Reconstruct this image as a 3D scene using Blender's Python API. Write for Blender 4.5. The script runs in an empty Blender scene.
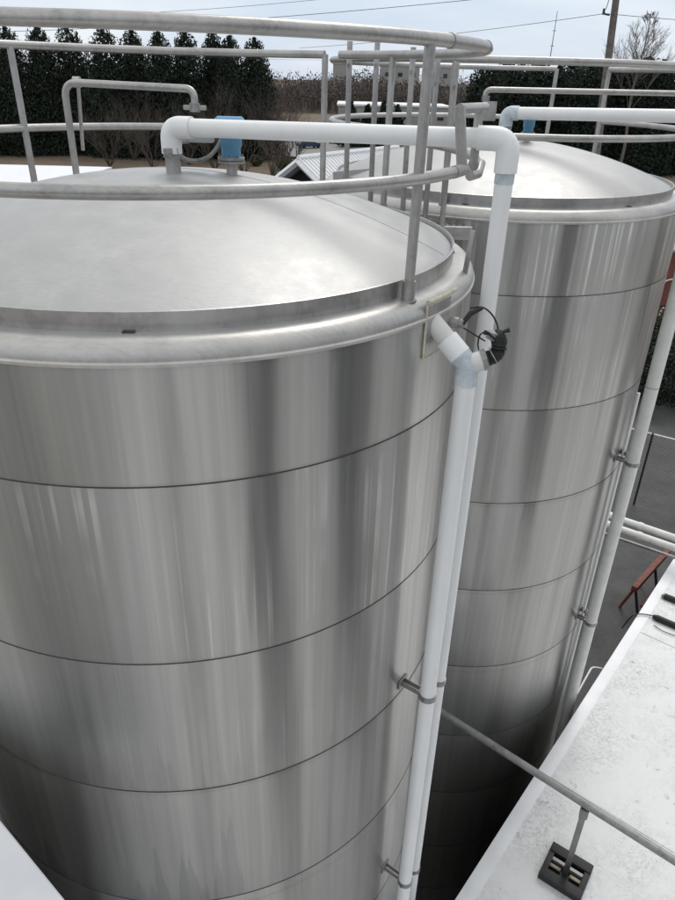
import bpy, bmesh, math, random
import numpy as np
from mathutils import Vector, Matrix, noise
R_ = math.radians
random.seed(7)
GZ = 11.2; K = GZ / 9.6                       # camera height above the ground, metres
scene = bpy.context.scene
COL = scene.collection

# ------------------------------------------------------------------ camera
F, PIT, ROLL = 688.83, 0.49618, 0.02735
cp, sp, cr, sr = math.cos(PIT), math.sin(PIT), math.cos(ROLL), math.sin(ROLL)
FWD = Vector((0, cp, -sp)); UP0 = Vector((0, sp, cp)); X0 = Vector((1, 0, 0))
RIGHT = X0 * cr + UP0 * sr
UP = -sr * X0 + cr * UP0
cam = bpy.data.cameras.new('camera'); camo = bpy.data.objects.new('camera', cam); COL.objects.link(camo)
cam.sensor_fit = 'VERTICAL'; cam.sensor_height = 36; cam.lens = F / 900 * 36
cam.clip_start = .05; cam.clip_end = 4000
M = Matrix((RIGHT, UP, -FWD)).transposed().to_4x4(); M.translation = Vector((0, 0, GZ))
camo.matrix_world = M
scene.camera = camo

def ray(px, py):
    u = (px - 337.5) / F; v = -(py - 450) / F
    return (RIGHT * u + UP * v + FWD)
def atz(px, py, z):            # z above the ground
    d = ray(px, py); return Vector((0, 0, GZ)) + d * ((z - GZ) / d.z)
def aty(px, py, y):
    d = ray(px, py); return Vector((0, 0, GZ)) + d * (y / d.y)
def P(x, y, z): return Vector((x, y, z + GZ))      # z measured from the camera's eye level

# ------------------------------------------------------------------ tagging
def tag(o, label=None, cat=None, group=None, kind=None):
    if label: o['label'] = label
    if cat: o['category'] = cat
    if group: o['group'] = group
    if kind: o['kind'] = kind
    return o
def empty(name, loc=(0, 0, 0), rz=0):
    o = bpy.data.objects.new(name, None); COL.objects.link(o); o.location = loc; o.rotation_euler = (0, 0, rz)
    o.empty_display_size = .1
    return o
def obj(name, bm, mat, parent=None, smooth=True, auto=35, world=True):
    """link bm (given in world coordinates) as one mesh; a child keeps those world coordinates"""
    me = bpy.data.meshes.new(name)
    if parent is not None and world:
        mi = Matrix.Translation(parent_loc(parent)) @ Matrix.Rotation(parent_rz(parent), 4, 'Z')
        bmesh.ops.transform(bm, matrix=mi.inverted(), verts=bm.verts)
    bm.normal_update(); bm.to_mesh(me); bm.free()
    for m in (mat if isinstance(mat, (list, tuple)) else [mat]): me.materials.append(m)
    if smooth:
        me.polygons.foreach_set('use_smooth', [True] * len(me.polygons))
        try: me.set_sharp_from_angle(angle=R_(auto))
        except Exception: pass
    o = bpy.data.objects.new(name, me); COL.objects.link(o)
    if parent is not None: o.parent = parent
    return o
def parent_loc(p):
    v = Vector(p.location); q = p.parent
    while q: v = v + Vector(q.location); q = q.parent
    return v
def parent_rz(p): return p.rotation_euler.z
def copy_tree(o, parent=None):
    c = o.copy(); COL.objects.link(c)
    if parent: c.parent = parent
    for ch in list(o.children): copy_tree(ch, c)
    return c

# ------------------------------------------------------------------ mesh helpers
def box(bm, c, s, rz=0, bev=0, rot=None):
    r = bmesh.ops.create_cube(bm, size=1)
    vs = r['verts']
    bmesh.ops.scale(bm, vec=s, verts=vs)
    if bev:
        es = list({e for v in vs for e in v.link_edges})
        rr = bmesh.ops.bevel(bm, geom=es, offset=bev, segments=2, affect='EDGES', profile=.6)
        vs = list({v for f in rr['faces'] for v in f.verts} | {v for v in vs if v.is_valid})
    m = Matrix.Translation(c) @ (rot.to_4x4() if rot is not None else Matrix.Rotation(rz, 4, 'Z'))
    bmesh.ops.transform(bm, matrix=m, verts=vs)
    return vs
def frame(t):
    t = t.normalized(); a = Vector((0, 0, 1)) if abs(t.z) < .9 else Vector((1, 0, 0))
    n = t.cross(a).normalized(); return n, t.cross(n).normalized()
def tube(bm, pts, r, seg=12, cap=True, closed=False):
    pts = [Vector(p) for p in pts]; n = len(pts)
    rr = r if isinstance(r, (list, tuple)) else [r] * n
    rings = []; N = None
    for i, p in enumerate(pts):
        if closed: t = pts[(i + 1) % n] - pts[i - 1]
        else: t = pts[min(i + 1, n - 1)] - pts[max(i - 1, 0)]
        t.normalize()
        if N is None: N, B = frame(t)
        else:
            N = (N - t * N.dot(t)).normalized(); B = t.cross(N).normalized()
        rings.append([bm.verts.new(p + (N * math.cos(a) + B * math.sin(a)) * rr[i]) for a in [2 * math.pi * k / seg for k in range(seg)]])
    m = n if closed else n - 1
    for i in range(m):
        A, Bq = rings[i], rings[(i + 1) % n]
        for k in range(seg):
            bm.faces.new((A[k], A[(k + 1) % seg], Bq[(k + 1) % seg], Bq[k]))
    if cap and not closed:
        bm.faces.new(rings[0][::-1]); bm.faces.new(rings[-1])
    return rings
def bendpath(pts, r, n=6):
    """round the corners of a polyline"""
    pts = [Vector(p) for p in pts]; out = [pts[0]]
    for i in range(1, len(pts) - 1):
        a, b, c = pts[i - 1], pts[i], pts[i + 1]
        d1 = (a - b); d2 = (c - b); q = min(r, d1.length * .49, d2.length * .49)
        s = b + d1.normalized() * q; e = b + d2.normalized() * q
        for k in range(n + 1):
            t = k / n; out.append(s * (1 - t) ** 2 + b * 2 * t * (1 - t) + e * t * t)
    out.append(pts[-1]); return out
def arc(c, r, z, a0, a1, n=60):
    return [Vector((c[0] + r * math.cos(R_(a0 + (a1 - a0) * k / n)), c[1] + r * math.sin(R_(a0 + (a1 - a0) * k / n)), z)) for k in range(n + 1)]
def lathe(bm, c, prof, n=128, ang=(0, 360), attr=None):
    """prof list of (r,z) world z; rings"""
    full = ang == (0, 360)
    N = n if full else n + 1
    rings = []
    for r, z in prof:
        rings.append([bm.verts.new((c[0] + r * math.cos(R_(ang[0]) + R_(ang[1] - ang[0]) * k / n), c[1] + r * math.sin(R_(ang[0]) + R_(ang[1] - ang[0]) * k / n), z)) for k in range(N)])
    for i in range(len(rings) - 1):
        for k in range(n):
            k2 = (k + 1) % N
            bm.faces.new((rings[i][k], rings[i][k2], rings[i + 1][k2], rings[i + 1][k]))
    return rings
def cyl(bm, a, b, r, seg=16): return tube(bm, [a, b], r, seg)
def prism(bm, poly, z0, z1):
    lo = [bm.verts.new((x, y, z0)) for x, y in poly]; hi = [bm.verts.new((x, y, z1)) for x, y in poly]
    n = len(poly); bm.faces.new(lo[::-1]); bm.faces.new(hi)
    for i in range(n): bm.faces.new((lo[i], lo[(i + 1) % n], hi[(i + 1) % n], hi[i]))
def quad(bm, pts): return bm.faces.new([bm.verts.new(p) for p in pts])
def BM(): return bmesh.new()

# ------------------------------------------------------------------ materials
def newmat(name):
    m = bpy.data.materials.new(name); m.use_nodes = True
    nt = m.node_tree; b = nt.nodes['Principled BSDF']
    return m, nt, b
def N(nt, t, **kw):
    n = nt.nodes.new(t)
    for k, v in kw.items():
        if k.startswith('i_'):
            n.inputs[k[2:].replace('_', ' ')].default_value = v
        else: setattr(n, k, v)
    return n
def ramp(nt, fac, stops):
    r = nt.nodes.new('ShaderNodeValToRGB'); e = r.color_ramp.elements
    while len(e) < len(stops): e.new(.5)
    for k, (p, c) in enumerate(stops):
        e[k].position = p; e[k].color = (c, c, c, 1) if isinstance(c, (int, float)) else (*c, 1)
    nt.links.new(fac, r.inputs[0]); return r
def mathn(nt, op, a, b=None, clamp=False):
    n = nt.nodes.new('ShaderNodeMath'); n.operation = op; n.use_clamp = clamp
    for i, v in enumerate((a, b)):
        if v is None: continue
        if isinstance(v, (int, float)): n.inputs[i].default_value = v
        else: nt.links.new(v, n.inputs[i])
    return n.outputs[0]
def mixc(nt, fac, a, b, mode='MIX'):
    n = nt.nodes.new('ShaderNodeMix'); n.data_type = 'RGBA'; n.blend_type = mode
    for s, v in ((n.inputs[0], fac), (n.inputs[6], a), (n.inputs[7], b)):
        if isinstance(v, (int, float)): s.default_value = v
        elif isinstance(v, tuple): s.default_value = (*v, 1)
        else: nt.links.new(v, s)
    return n.outputs[2]
def noise_(nt, vec, scale, detail=4, rough=.55, dim='3D'):
    n = nt.nodes.new('ShaderNodeTexNoise'); n.noise_dimensions = dim
    n.inputs['Scale'].default_value = scale; n.inputs['Detail'].default_value = detail; n.inputs['Roughness'].default_value = rough
    if vec is not None: nt.links.new(vec, n.inputs['Vector'])
    return n.outputs['Fac']
def mapping(nt, vec, scale=(1, 1, 1), loc=(0, 0, 0), rot=(0, 0, 0)):
    n = nt.nodes.new('ShaderNodeMapping'); n.inputs['Scale'].default_value = scale; n.inputs['Location'].default_value = loc; n.inputs['Rotation'].default_value = rot
    nt.links.new(vec, n.inputs['Vector']); return n.outputs[0]
def simple(name, col, rough=.6, metal=0, var=.15, vscale=6, bump=0, spec=.5, bscale=40):
    m, nt, b = newmat(name)
    co = nt.nodes.new('ShaderNodeTexCoord').outputs['Object']
    n = noise_(nt, co, vscale, 6, .65)
    lo = tuple(max(0, c * (1 - var * 1.6)) for c in col); hi = tuple(min(1, c * (1 + var * .8)) for c in col)
    r = ramp(nt, n, [(.3, lo), (.7, hi)])
    nt.links.new(r.outputs[0], b.inputs['Base Color'])
    b.inputs['Roughness'].default_value = rough; b.inputs['Metallic'].default_value = metal
    b.inputs['Specular IOR Level'].default_value = spec
    if bump:
        n2 = noise_(nt, co, bscale, 4, .6); bp = nt.nodes.new('ShaderNodeBump'); bp.inputs['Strength'].default_value = bump
        bp.inputs['Distance'].default_value = .01
        nt.links.new(n2, bp.inputs['Height']); nt.links.new(bp.outputs[0], b.inputs['Normal'])
    return m
MT = {}
# brushed stainless plates of the tank wall: UV u = metres round the wall, v = metres up within the plate + 10*course
def steel_shell():
    m, nt, b = newmat('brushed_stainless_plate')
    uv = N(nt, 'ShaderNodeUVMap', uv_map='plate').outputs[0]
    uv2 = N(nt, 'ShaderNodeUVMap', uv_map='wall').outputs[0]
    oi = nt.nodes.new('ShaderNodeObjectInfo'); pidx = mathn(nt, 'MULTIPLY', oi.outputs['Object Index'], .1)
    rnd = mathn(nt, 'MULTIPLY', oi.outputs['Object Index'], .0731)
    off = nt.nodes.new('ShaderNodeCombineXYZ'); nt.links.new(mathn(nt, 'MULTIPLY', rnd, 37), off.inputs[0]); nt.links.new(mathn(nt, 'MULTIPLY', rnd, 91), off.inputs[2])
    def ofs(v):
        a = nt.nodes.new('ShaderNodeVectorMath'); a.operation = 'ADD'; nt.links.new(v, a.inputs[0]); nt.links.new(off.outputs[0], a.inputs[1]); return a.outputs[0]
    p = ofs(uv); w = ofs(uv2)
    fine = noise_(nt, mapping(nt, p, (26, .35, 1)), 1, 3, .6)       # narrow runs per plate
    mid = noise_(nt, mapping(nt, w, (5, .12, 1)), 1, 3, .5)         # runs crossing plates
    wide = noise_(nt, mapping(nt, w, (1.5, .06, 1)), 1, 2, .4)  # broad bands put into the colour, imitating mirrored dark shapes
    blot = noise_(nt, mapping(nt, p, (2.2, 1.1, 1)), 1, 5, .6)
    s = mathn(nt, 'ADD', mathn(nt, 'MULTIPLY', fine, .19), mathn(nt, 'MULTIPLY', mid, .26))
    s = mathn(nt, 'ADD', s, mathn(nt, 'MULTIPLY', wide, .55))
    base = ramp(nt, s, [(.34, (.22, .217, .208)), (.45, (.33, .325, .31)), (.54, (.42, .413, .392)), (.66, (.60, .588, .556))])
    base = mixc(nt, mathn(nt, 'MULTIPLY', blot, .35), base.outputs[0], (.50, .50, .50))
    sepp = nt.nodes.new('ShaderNodeSeparateXYZ'); nt.links.new(uv, sepp.inputs[0])
    vv = mathn(nt, 'MODULO', sepp.outputs[1], 10.0)
    cidx = mathn(nt, 'FLOOR', mathn(nt, 'DIVIDE', sepp.outputs[1], 10.0))
    # pale thin dribbles, denser in some places
    dr = noise_(nt, mapping(nt, p, (34, .3, 1), loc=(5, 3, 0)), 1, 2, .5)
    drm = noise_(nt, mapping(nt, p, (1.1, .9, 1), loc=(9, 1, 0)), 1, 3, .6)
    drf = mathn(nt, 'MULTIPLY', mathn(nt, 'MULTIPLY', mathn(nt, 'SUBTRACT', dr, .54), 9, True), mathn(nt, 'MULTIPLY', mathn(nt, 'SUBTRACT', drm, .46), 6, True))
    base = mixc(nt, mathn(nt, 'MULTIPLY', mathn(nt, 'MULTIPLY', drf, .7), mathn(nt, 'SUBTRACT', 1.0, mathn(nt, 'MULTIPLY', cidx, .38), True)), base, (.86, .85, .82))
    # water line runs that climb from each seam with pointed tops
    h1 = noise_(nt, mapping(nt, p, (8.5, 0.0001, 1)), 1, 2.2, .55)
    hh = mathn(nt, 'MULTIPLY', mathn(nt, 'SUBTRACT', h1, .47), 5.5)
    hh = mathn(nt, 'MULTIPLY', hh, mathn(nt, 'MULTIPLY', mathn(nt, 'MULTIPLY', cidx, .30), mathn(nt, 'MULTIPLY', mathn(nt, 'SUBTRACT', noise_(nt, mapping(nt, w, (.45, .0001, 1), loc=(3.3, 0, 0)), 1, 1, .5), .36), 7, True)))
    wet = mathn(nt, 'MULTIPLY', mathn(nt, 'SUBTRACT', hh, vv), 14.0, True)
    sw = nt.nodes.new('ShaderNodeSeparateXYZ'); nt.links.new(uv2, sw.inputs[0])
    wet = mathn(nt, 'MULTIPLY', wet, mathn(nt, 'SUBTRACT', 1.0, mathn(nt, 'MULTIPLY', mathn(nt, 'SUBTRACT', sw.outputs[0], 8.5), .9, True), True))
    base = mixc(nt, mathn(nt, 'MULTIPLY', mathn(nt, 'MULTIPLY', wet, mathn(nt, 'MULTIPLY', pidx, .38)), mathn(nt, 'SUBTRACT', cidx, 1.4, True)), base, (.22, .225, .23))
    # soot just under the seams (top of each plate) and speckle
    sp_ = noise_(nt, mapping(nt, p, (60, 25, 1)), 1, 3, .7)
    spk = mathn(nt, 'MULTIPLY', mathn(nt, 'SUBTRACT', sp_, .66), 9, True)
    base = mixc(nt, mathn(nt, 'MULTIPLY', spk, .18), base, (.16, .155, .15))
    edge = mathn(nt, 'MINIMUM', vv, mathn(nt, 'ABSOLUTE', mathn(nt, 'SUBTRACT', vv, 1.09)))
    tint = mathn(nt, 'SUBTRACT', 1.0, mathn(nt, 'MULTIPLY', edge, 38), True)
    base = mixc(nt, mathn(nt, 'MULTIPLY', tint, .30), base, (.30, .285, .26))
    us = mathn(nt, 'ABSOLUTE', mathn(nt, 'SUBTRACT', mathn(nt, 'MODULO', sepp.outputs[0], 3.7699), 1.6))
    vs_ = mathn(nt, 'SUBTRACT', 1.0, mathn(nt, 'MULTIPLY', us, 220), True)
    base = mixc(nt, mathn(nt, 'MULTIPLY', vs_, .2), base, (.15, .15, .15))
    nt.links.new(base, b.inputs['Base Color'])
    b.inputs['Metallic'].default_value = .93
    ro = mathn(nt, 'ADD', .28, mathn(nt, 'MULTIPLY', mathn(nt, 'SUBTRACT', 1.0, s), .12))
    nt.links.new(ro, b.inputs['Roughness'])
    b.inputs['Anisotropic'].default_value = .95; b.inputs['Anisotropic Rotation'].default_value = .25
    tg = N(nt, 'ShaderNodeTangent', direction_type='RADIAL', axis='Z'); nt.links.new(tg.outputs[0], b.inputs['Tangent'])
    # slight oil-canning of the plates
    oc = noise_(nt, mapping(nt, p, (2.2, .22, 1)), 1, 2.5, .45)
    bp = nt.nodes.new('ShaderNodeBump'); bp.inputs['Strength'].default_value = 1.0; bp.inputs['Distance'].default_value = .022
    nt.links.new(oc, bp.inputs['Height']); nt.links.new(bp.outputs[0], b.inputs['Normal'])
    return m
MT['shell'] = steel_shell()
def steel_dull(name, col, metal, rough, marks=.5, scale=3, lo=.7):
    m, nt, b = newmat(name)
    co = nt.nodes.new('ShaderNodeTexCoord').outputs['Object']
    n1 = noise_(nt, co, scale, 7, .68); n2 = noise_(nt, mapping(nt, co, (1, 5, 1), rot=(0, 0, .6)), scale * 5, 4, .7)
    n3 = noise_(nt, co, scale * 22, 3, .6)
    s = mathn(nt, 'ADD', mathn(nt, 'MULTIPLY', n1, .6), mathn(nt, 'MULTIPLY', n2, .4))
    r = ramp(nt, s, [(.38, tuple(c * lo for c in col)), (.52, col), (.66, tuple(min(.9, c * 1.13) for c in col))])
    sc = mathn(nt, 'MULTIPLY', mathn(nt, 'SUBTRACT', n3, .62), 10, True)
    c = mixc(nt, mathn(nt, 'MULTIPLY', sc, marks * .5), r.outputs[0], tuple(min(.92, k * 1.3) for k in col))
    nt.links.new(c, b.inputs['Base Color']); b.inputs['Metallic'].default_value = metal
    rr = ramp(nt, n1, [(.3, rough * .8), (.7, min(1, rough * 1.15))]); nt.links.new(rr.outputs[0], b.inputs['Roughness'])
    bp = nt.nodes.new('ShaderNodeBump'); bp.inputs['Strength'].default_value = .12; bp.inputs['Distance'].default_value = .01
    nt.links.new(n2, bp.inputs['Height']); nt.links.new(bp.outputs[0], b.inputs['Normal'])
    return m
MT['dome'] = steel_dull('weathered_dome_steel', (.43, .43, .424), .45, .48, lo=.92, marks=1.0, scale=5)
MT['shoulder'] = steel_dull('dirty_shoulder_steel', (.50, .49, .468), .6, .42, scale=4, lo=.84)
MT['band'] = steel_dull('rim_band_steel', (.50, .50, .50), .9, .38, scale=2)
MT['rail'] = steel_dull('dull_pipe_rail_steel', (.42, .412, .40), .7, .40, scale=5, lo=.74)
MT['galv'] = steel_dull('galvanised_pipe', (.33, .33, .32), .5, .5, scale=9, lo=.5)
MT['clamp'] = steel_dull('strut_clamp_steel', (.30, .30, .29), .8, .4, scale=9)
def pvcm():
    m, nt, b = newmat('white_pvc')
    co = nt.nodes.new('ShaderNodeTexCoord').outputs['Object']
    a = noise_(nt, mapping(nt, co, (9, 9, .5)), 1, 4, .6); c = noise_(nt, co, 30, 4, .7); e = noise_(nt, co, 2.2, 4, .6)
    g = mathn(nt, 'MULTIPLY', mathn(nt, 'SUBTRACT', a, .52), 3.5, True)
    k = mathn(nt, 'MULTIPLY', mathn(nt, 'SUBTRACT', c, .64), 7, True)
    col = ramp(nt, e, [(.35, (.79, .80, .80)), (.65, (.84, .85, .85))]).outputs[0]
    col = mixc(nt, mathn(nt, 'MULTIPLY', g, .30), col, (.62, .62, .58)); col = mixc(nt, mathn(nt, 'MULTIPLY', k, .30), col, (.42, .41, .38))
    nt.links.new(col, b.inputs['Base Color']); b.inputs['Roughness'].default_value = .34
    return m
MT['pvc'] = pvcm()
MT['pvcold'] = simple('weathered_white_pvc', (.70, .70, .67), .45, var=.09, vscale=7)
MT['primer'] = simple('primer_stained_pvc', (.56, .63, .68), .4, var=.22, vscale=14)
MT['blue'] = simple('blue_enamel', (.10, .28, .45), .35, var=.12, vscale=8)
MT['greybox'] = simple('grey_enamel_box', (.42, .43, .43), .45, var=.08)
MT['black'] = simple('black_rubber', (.014, .014, .015), .55, var=.3, vscale=20, bump=.3)
MT['seam'] = simple('seam_line', (.06, .056, .053), .7, var=.3, vscale=20)
MT['brass'] = simple('brass_fitting', (.13, .115, .09), .4, .7)
MT['red'] = simple('rusty_red_paint', (.20, .055, .035), .65, var=.3, vscale=9)
MT['redwall'] = simple('brick_red_cladding', (.19, .065, .05), .8, var=.12, vscale=2)
MT['cream'] = simple('cream_sealant', (.55, .52, .40), .6, var=.2, vscale=20)
MT['wood'] = simple('weathered_pole_wood', (.17, .155, .14), .9, var=.3, vscale=3)
MT['wire'] = simple('dark_wire', (.05, .05, .055), .6)
MT['bark'] = simple('grey_bark', (.16, .14, .125), .95, var=.25, vscale=4)
MT['twig'] = simple('bare_twigs', (.095, .078, .066), .95, var=.25, vscale=.6)
MT['asphaltcar'] = simple('tyre_black', (.02, .02, .02), .8)
MT['carblue'] = simple('dark_blue_car_paint', (.03, .07, .16), .25, .2, var=.03)
MT['carwhite'] = simple('white_car_paint', (.72, .72, .72), .25, var=.03)
MT['cargrey'] = simple('grey_car_paint', (.2, .2, .21), .25, .3, var=.03)
MT['glass'] = simple('dark_window_glass', (.03, .035, .04), .08, var=.05)
MT['wallgrey'] = simple('grey_building_wall', (.30, .30, .29), .8, var=.1, vscale=1)
MT['panel'] = simple('dark_wall_panel', (.05, .05, .05), .6, var=.06, vscale=1)
MT['dummy'] = simple('dark_dummy_paint', (.05, .055, .06), .6, var=.1, vscale=1)
MT['walldark'] = simple('shade_and_dark_paint', (.03, .028, .026), .9, var=.1)  # near-black: painted shade inside the gable, plain dark on posts and legs
MT['trimwhite'] = simple('white_trim', (.76, .77, .78), .5, var=.04)
MT['chain'] = simple('fence_wire', (.16, .16, .155), .6, .5)
def leafmat(name, a, b_, sc=.9):
    m, nt, b = newmat(name)
    g = nt.nodes.new('ShaderNodeNewGeometry'); co = nt.nodes.new('ShaderNodeTexCoord').outputs['Object']
    n = noise_(nt, co, sc, 4, .7)
    s = mathn(nt, 'ADD', mathn(nt, 'MULTIPLY', n, .7), mathn(nt, 'MULTIPLY', g.outputs['Random Per Island'], .35))
    r = ramp(nt, s, [(.35, a), (.75, b_)]); nt.links.new(r.outputs[0], b.inputs['Base Color'])
    b.inputs['Roughness'].default_value = .8; b.inputs['Specular IOR Level'].default_value = .15
    return m
MT['cedar'] = leafmat('cedar_foliage', (.014, .022, .017), (.046, .06, .042))
MT['pine'] = leafmat('pine_foliage', (.012, .02, .015), (.042, .057, .04))
MT['shrub'] = leafmat('shrub_foliage', (.045, .06, .03), (.11, .12, .06), 2)
MT['wooded'] = leafmat('bare_woodland', (.078, .068, .062), (.15, .13, .118), .05)  # distance haze put into the colour: lightened, low-contrast browns
def membrane():
    m, nt, b = newmat('white_roof_membrane')
    co = nt.nodes.new('ShaderNodeTexCoord').outputs['Object']
    # warp for swirly rubbed dirt
    wn = nt.nodes.new('ShaderNodeTexNoise'); wn.inputs['Scale'].default_value = 3; wn.inputs['Detail'].default_value = 4; nt.links.new(co, wn.inputs['Vector'])
    wv = nt.nodes.new('ShaderNodeVectorMath'); wv.operation = 'MULTIPLY_ADD'; nt.links.new(wn.outputs['Color'], wv.inputs[0]); wv.inputs[1].default_value = (.45, .45, .45); nt.links.new(co, wv.inputs[2])
    n1 = noise_(nt, wv.outputs[0], 9, 8, .78)
    ridge = mathn(nt, 'ABSOLUTE', mathn(nt, 'SUBTRACT', n1, .5))
    line = mathn(nt, 'SUBTRACT', 1.0, mathn(nt, 'MULTIPLY', ridge, 28), True)
    n0 = noise_(nt, co, 1.1, 4, .6); patch = mathn(nt, 'MULTIPLY', mathn(nt, 'SUBTRACT', n0, .33), 4.5, True)
    n4 = noise_(nt, co, 26, 5, .75); spk = mathn(nt, 'MULTIPLY', mathn(nt, 'SUBTRACT', n4, .58), 6, True)
    d = mathn(nt, 'ADD', mathn(nt, 'MULTIPLY', line, .45), mathn(nt, 'MULTIPLY', spk, 1.0))
    d = mathn(nt, 'MULTIPLY', d, patch, True)
    n5 = noise_(nt, wv.outputs[0], 5.5, 10, .86); n6 = noise_(nt, co, .8, 3, .6)
    fleck = mathn(nt, 'MULTIPLY', mathn(nt, 'MULTIPLY', mathn(nt, 'SUBTRACT', n5, .575), 14, True), mathn(nt, 'MULTIPLY', mathn(nt, 'SUBTRACT', n6, .36), 8, True))
    d = mathn(nt, 'ADD', d, mathn(nt, 'MULTIPLY', fleck, .95))
    wide = noise_(nt, co, 3.5, 5, .6)
    d = mathn(nt, 'ADD', d, mathn(nt, 'MULTIPLY', mathn(nt, 'SUBTRACT', wide, .5), .35), True)
    c = mixc(nt, d, (.76, .76, .76), (.20, .215, .205))
    nt.links.new(c, b.inputs['Base Color']); b.inputs['Roughness'].default_value = .6
    bp = nt.nodes.new('ShaderNodeBump'); bp.inputs['Strength'].default_value = .25; bp.inputs['Distance'].default_value = .01
    nt.links.new(n0, bp.inputs['Height']); nt.links.new(bp.outputs[0], b.inputs['Normal'])
    return m
MT['membrane'] = membrane()
MT['whitemetal'] = simple('white_metal_coping', (.80, .81, .83), .4, var=.05, vscale=3)
def ground():
    m, nt, b = newmat('ground_soil_and_dead_grass')
    co = nt.nodes.new('ShaderNodeTexCoord').outputs['Object']
    n = noise_(nt, co, .05, 6, .65); n2 = noise_(nt, co, .9, 5, .7)
    r = ramp(nt, mathn(nt, 'ADD', mathn(nt, 'MULTIPLY', n, .5), mathn(nt, 'MULTIPLY', n2, .5)), [(.36, (.085, .062, .042)), (.52, (.145, .108, .072)), (.66, (.20, .155, .11))])
    nt.links.new(r.outputs[0], b.inputs['Base Color']); b.inputs['Roughness'].default_value = .95
    return m
MT['ground'] = ground()
def asphalt(name, lo, hi, rough=.75):
    m, nt, b = newmat(name)
    co = nt.nodes.new('ShaderNodeTexCoord').outputs['Object']
    n = noise_(nt, co, .7, 7, .7); n2 = noise_(nt, co, 18, 4, .7)
    r = ramp(nt, mathn(nt, 'ADD', mathn(nt, 'MULTIPLY', n, .65), mathn(nt, 'MULTIPLY', n2, .35)), [(.35, lo), (.62, hi)])
    nt.links.new(r.outputs[0], b.inputs['Base Color']); b.inputs['Roughness'].default_value = rough
    return m
MT['asphalt'] = asphalt('dark_asphalt_yard', (.032, .033, .034), (.085, .085, .083))
MT['road'] = asphalt('grey_road', (.13, .13, .13), (.24, .235, .225))
MT['gravel'] = asphalt('pale_gravel', (.10, .10, .10), (.5, .5, .49))

# ------------------------------------------------------------------ setting
bm = BM()
n = 24
for i in range(1): quad(bm, [(-1600, -300, 0), (1600, -300, 0), (1600, 2600, 0), (-1600, 2600, 0)])
tag(obj('ground', bm, MT['ground'], smooth=False), 'brown winter grass ground running back behind the yard', kind='structure')
bm = BM(); quad(bm, [(-16, -14, .004), (30, -14, .004), (30, 24.5, .004), (-16, 38, .004)])
tag(obj('asphalt_yard', bm, MT['asphalt'], smooth=False), 'dark asphalt yard round the tank bases', kind='structure')
bm = BM(); quad(bm, [(-8 * K, 96 * K, .004), (6 * K, 92 * K, .004), (14 * K, 125 * K, .004), (-10 * K, 128 * K, .004)])
quad(bm, [(-8.5 * K, 60 * K, .008), (-1 * K, 60 * K, .008), (5.5 * K, 92.2 * K, .008), (-7 * K, 96.2 * K, .008)])
tag(obj('parking_road', bm, MT['road'], smooth=False), 'grey paved drive and parking behind the gabled building', kind='structure')
bm = BM(); quad(bm, [(16 * K, 46 * K, .004), (90 * K, 38 * K, .004), (90 * K, 62 * K, .004), (17 * K, 60 * K, .004)])
tag(obj('service_road', bm, MT['road'], smooth=False), 'pale road in front of the dark evergreens at right', kind='structure')
# far hill
bm = BM()
vs = []
for j in range(14):
    row = []
    for i in range(60):
        x = -500 + i * 22; y = 300 + j * 22
        z = 8.0 * min(1, j / 4) * (.75 + .4 * noise.noise(Vector((x * .006, y * .004, 0)))) + (-.5 if j == 0 else 0)
        row.append(bm.verts.new((x, y, z)))
    vs.append(row)
for j in range(13):
    for i in range(59): bm.faces.new((vs[j][i], vs[j][i + 1], vs[j + 1][i + 1], vs[j + 1][i]))
tag(obj('hill', bm, MT['ground']), 'low wooded hill on the horizon', kind='structure')

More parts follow.
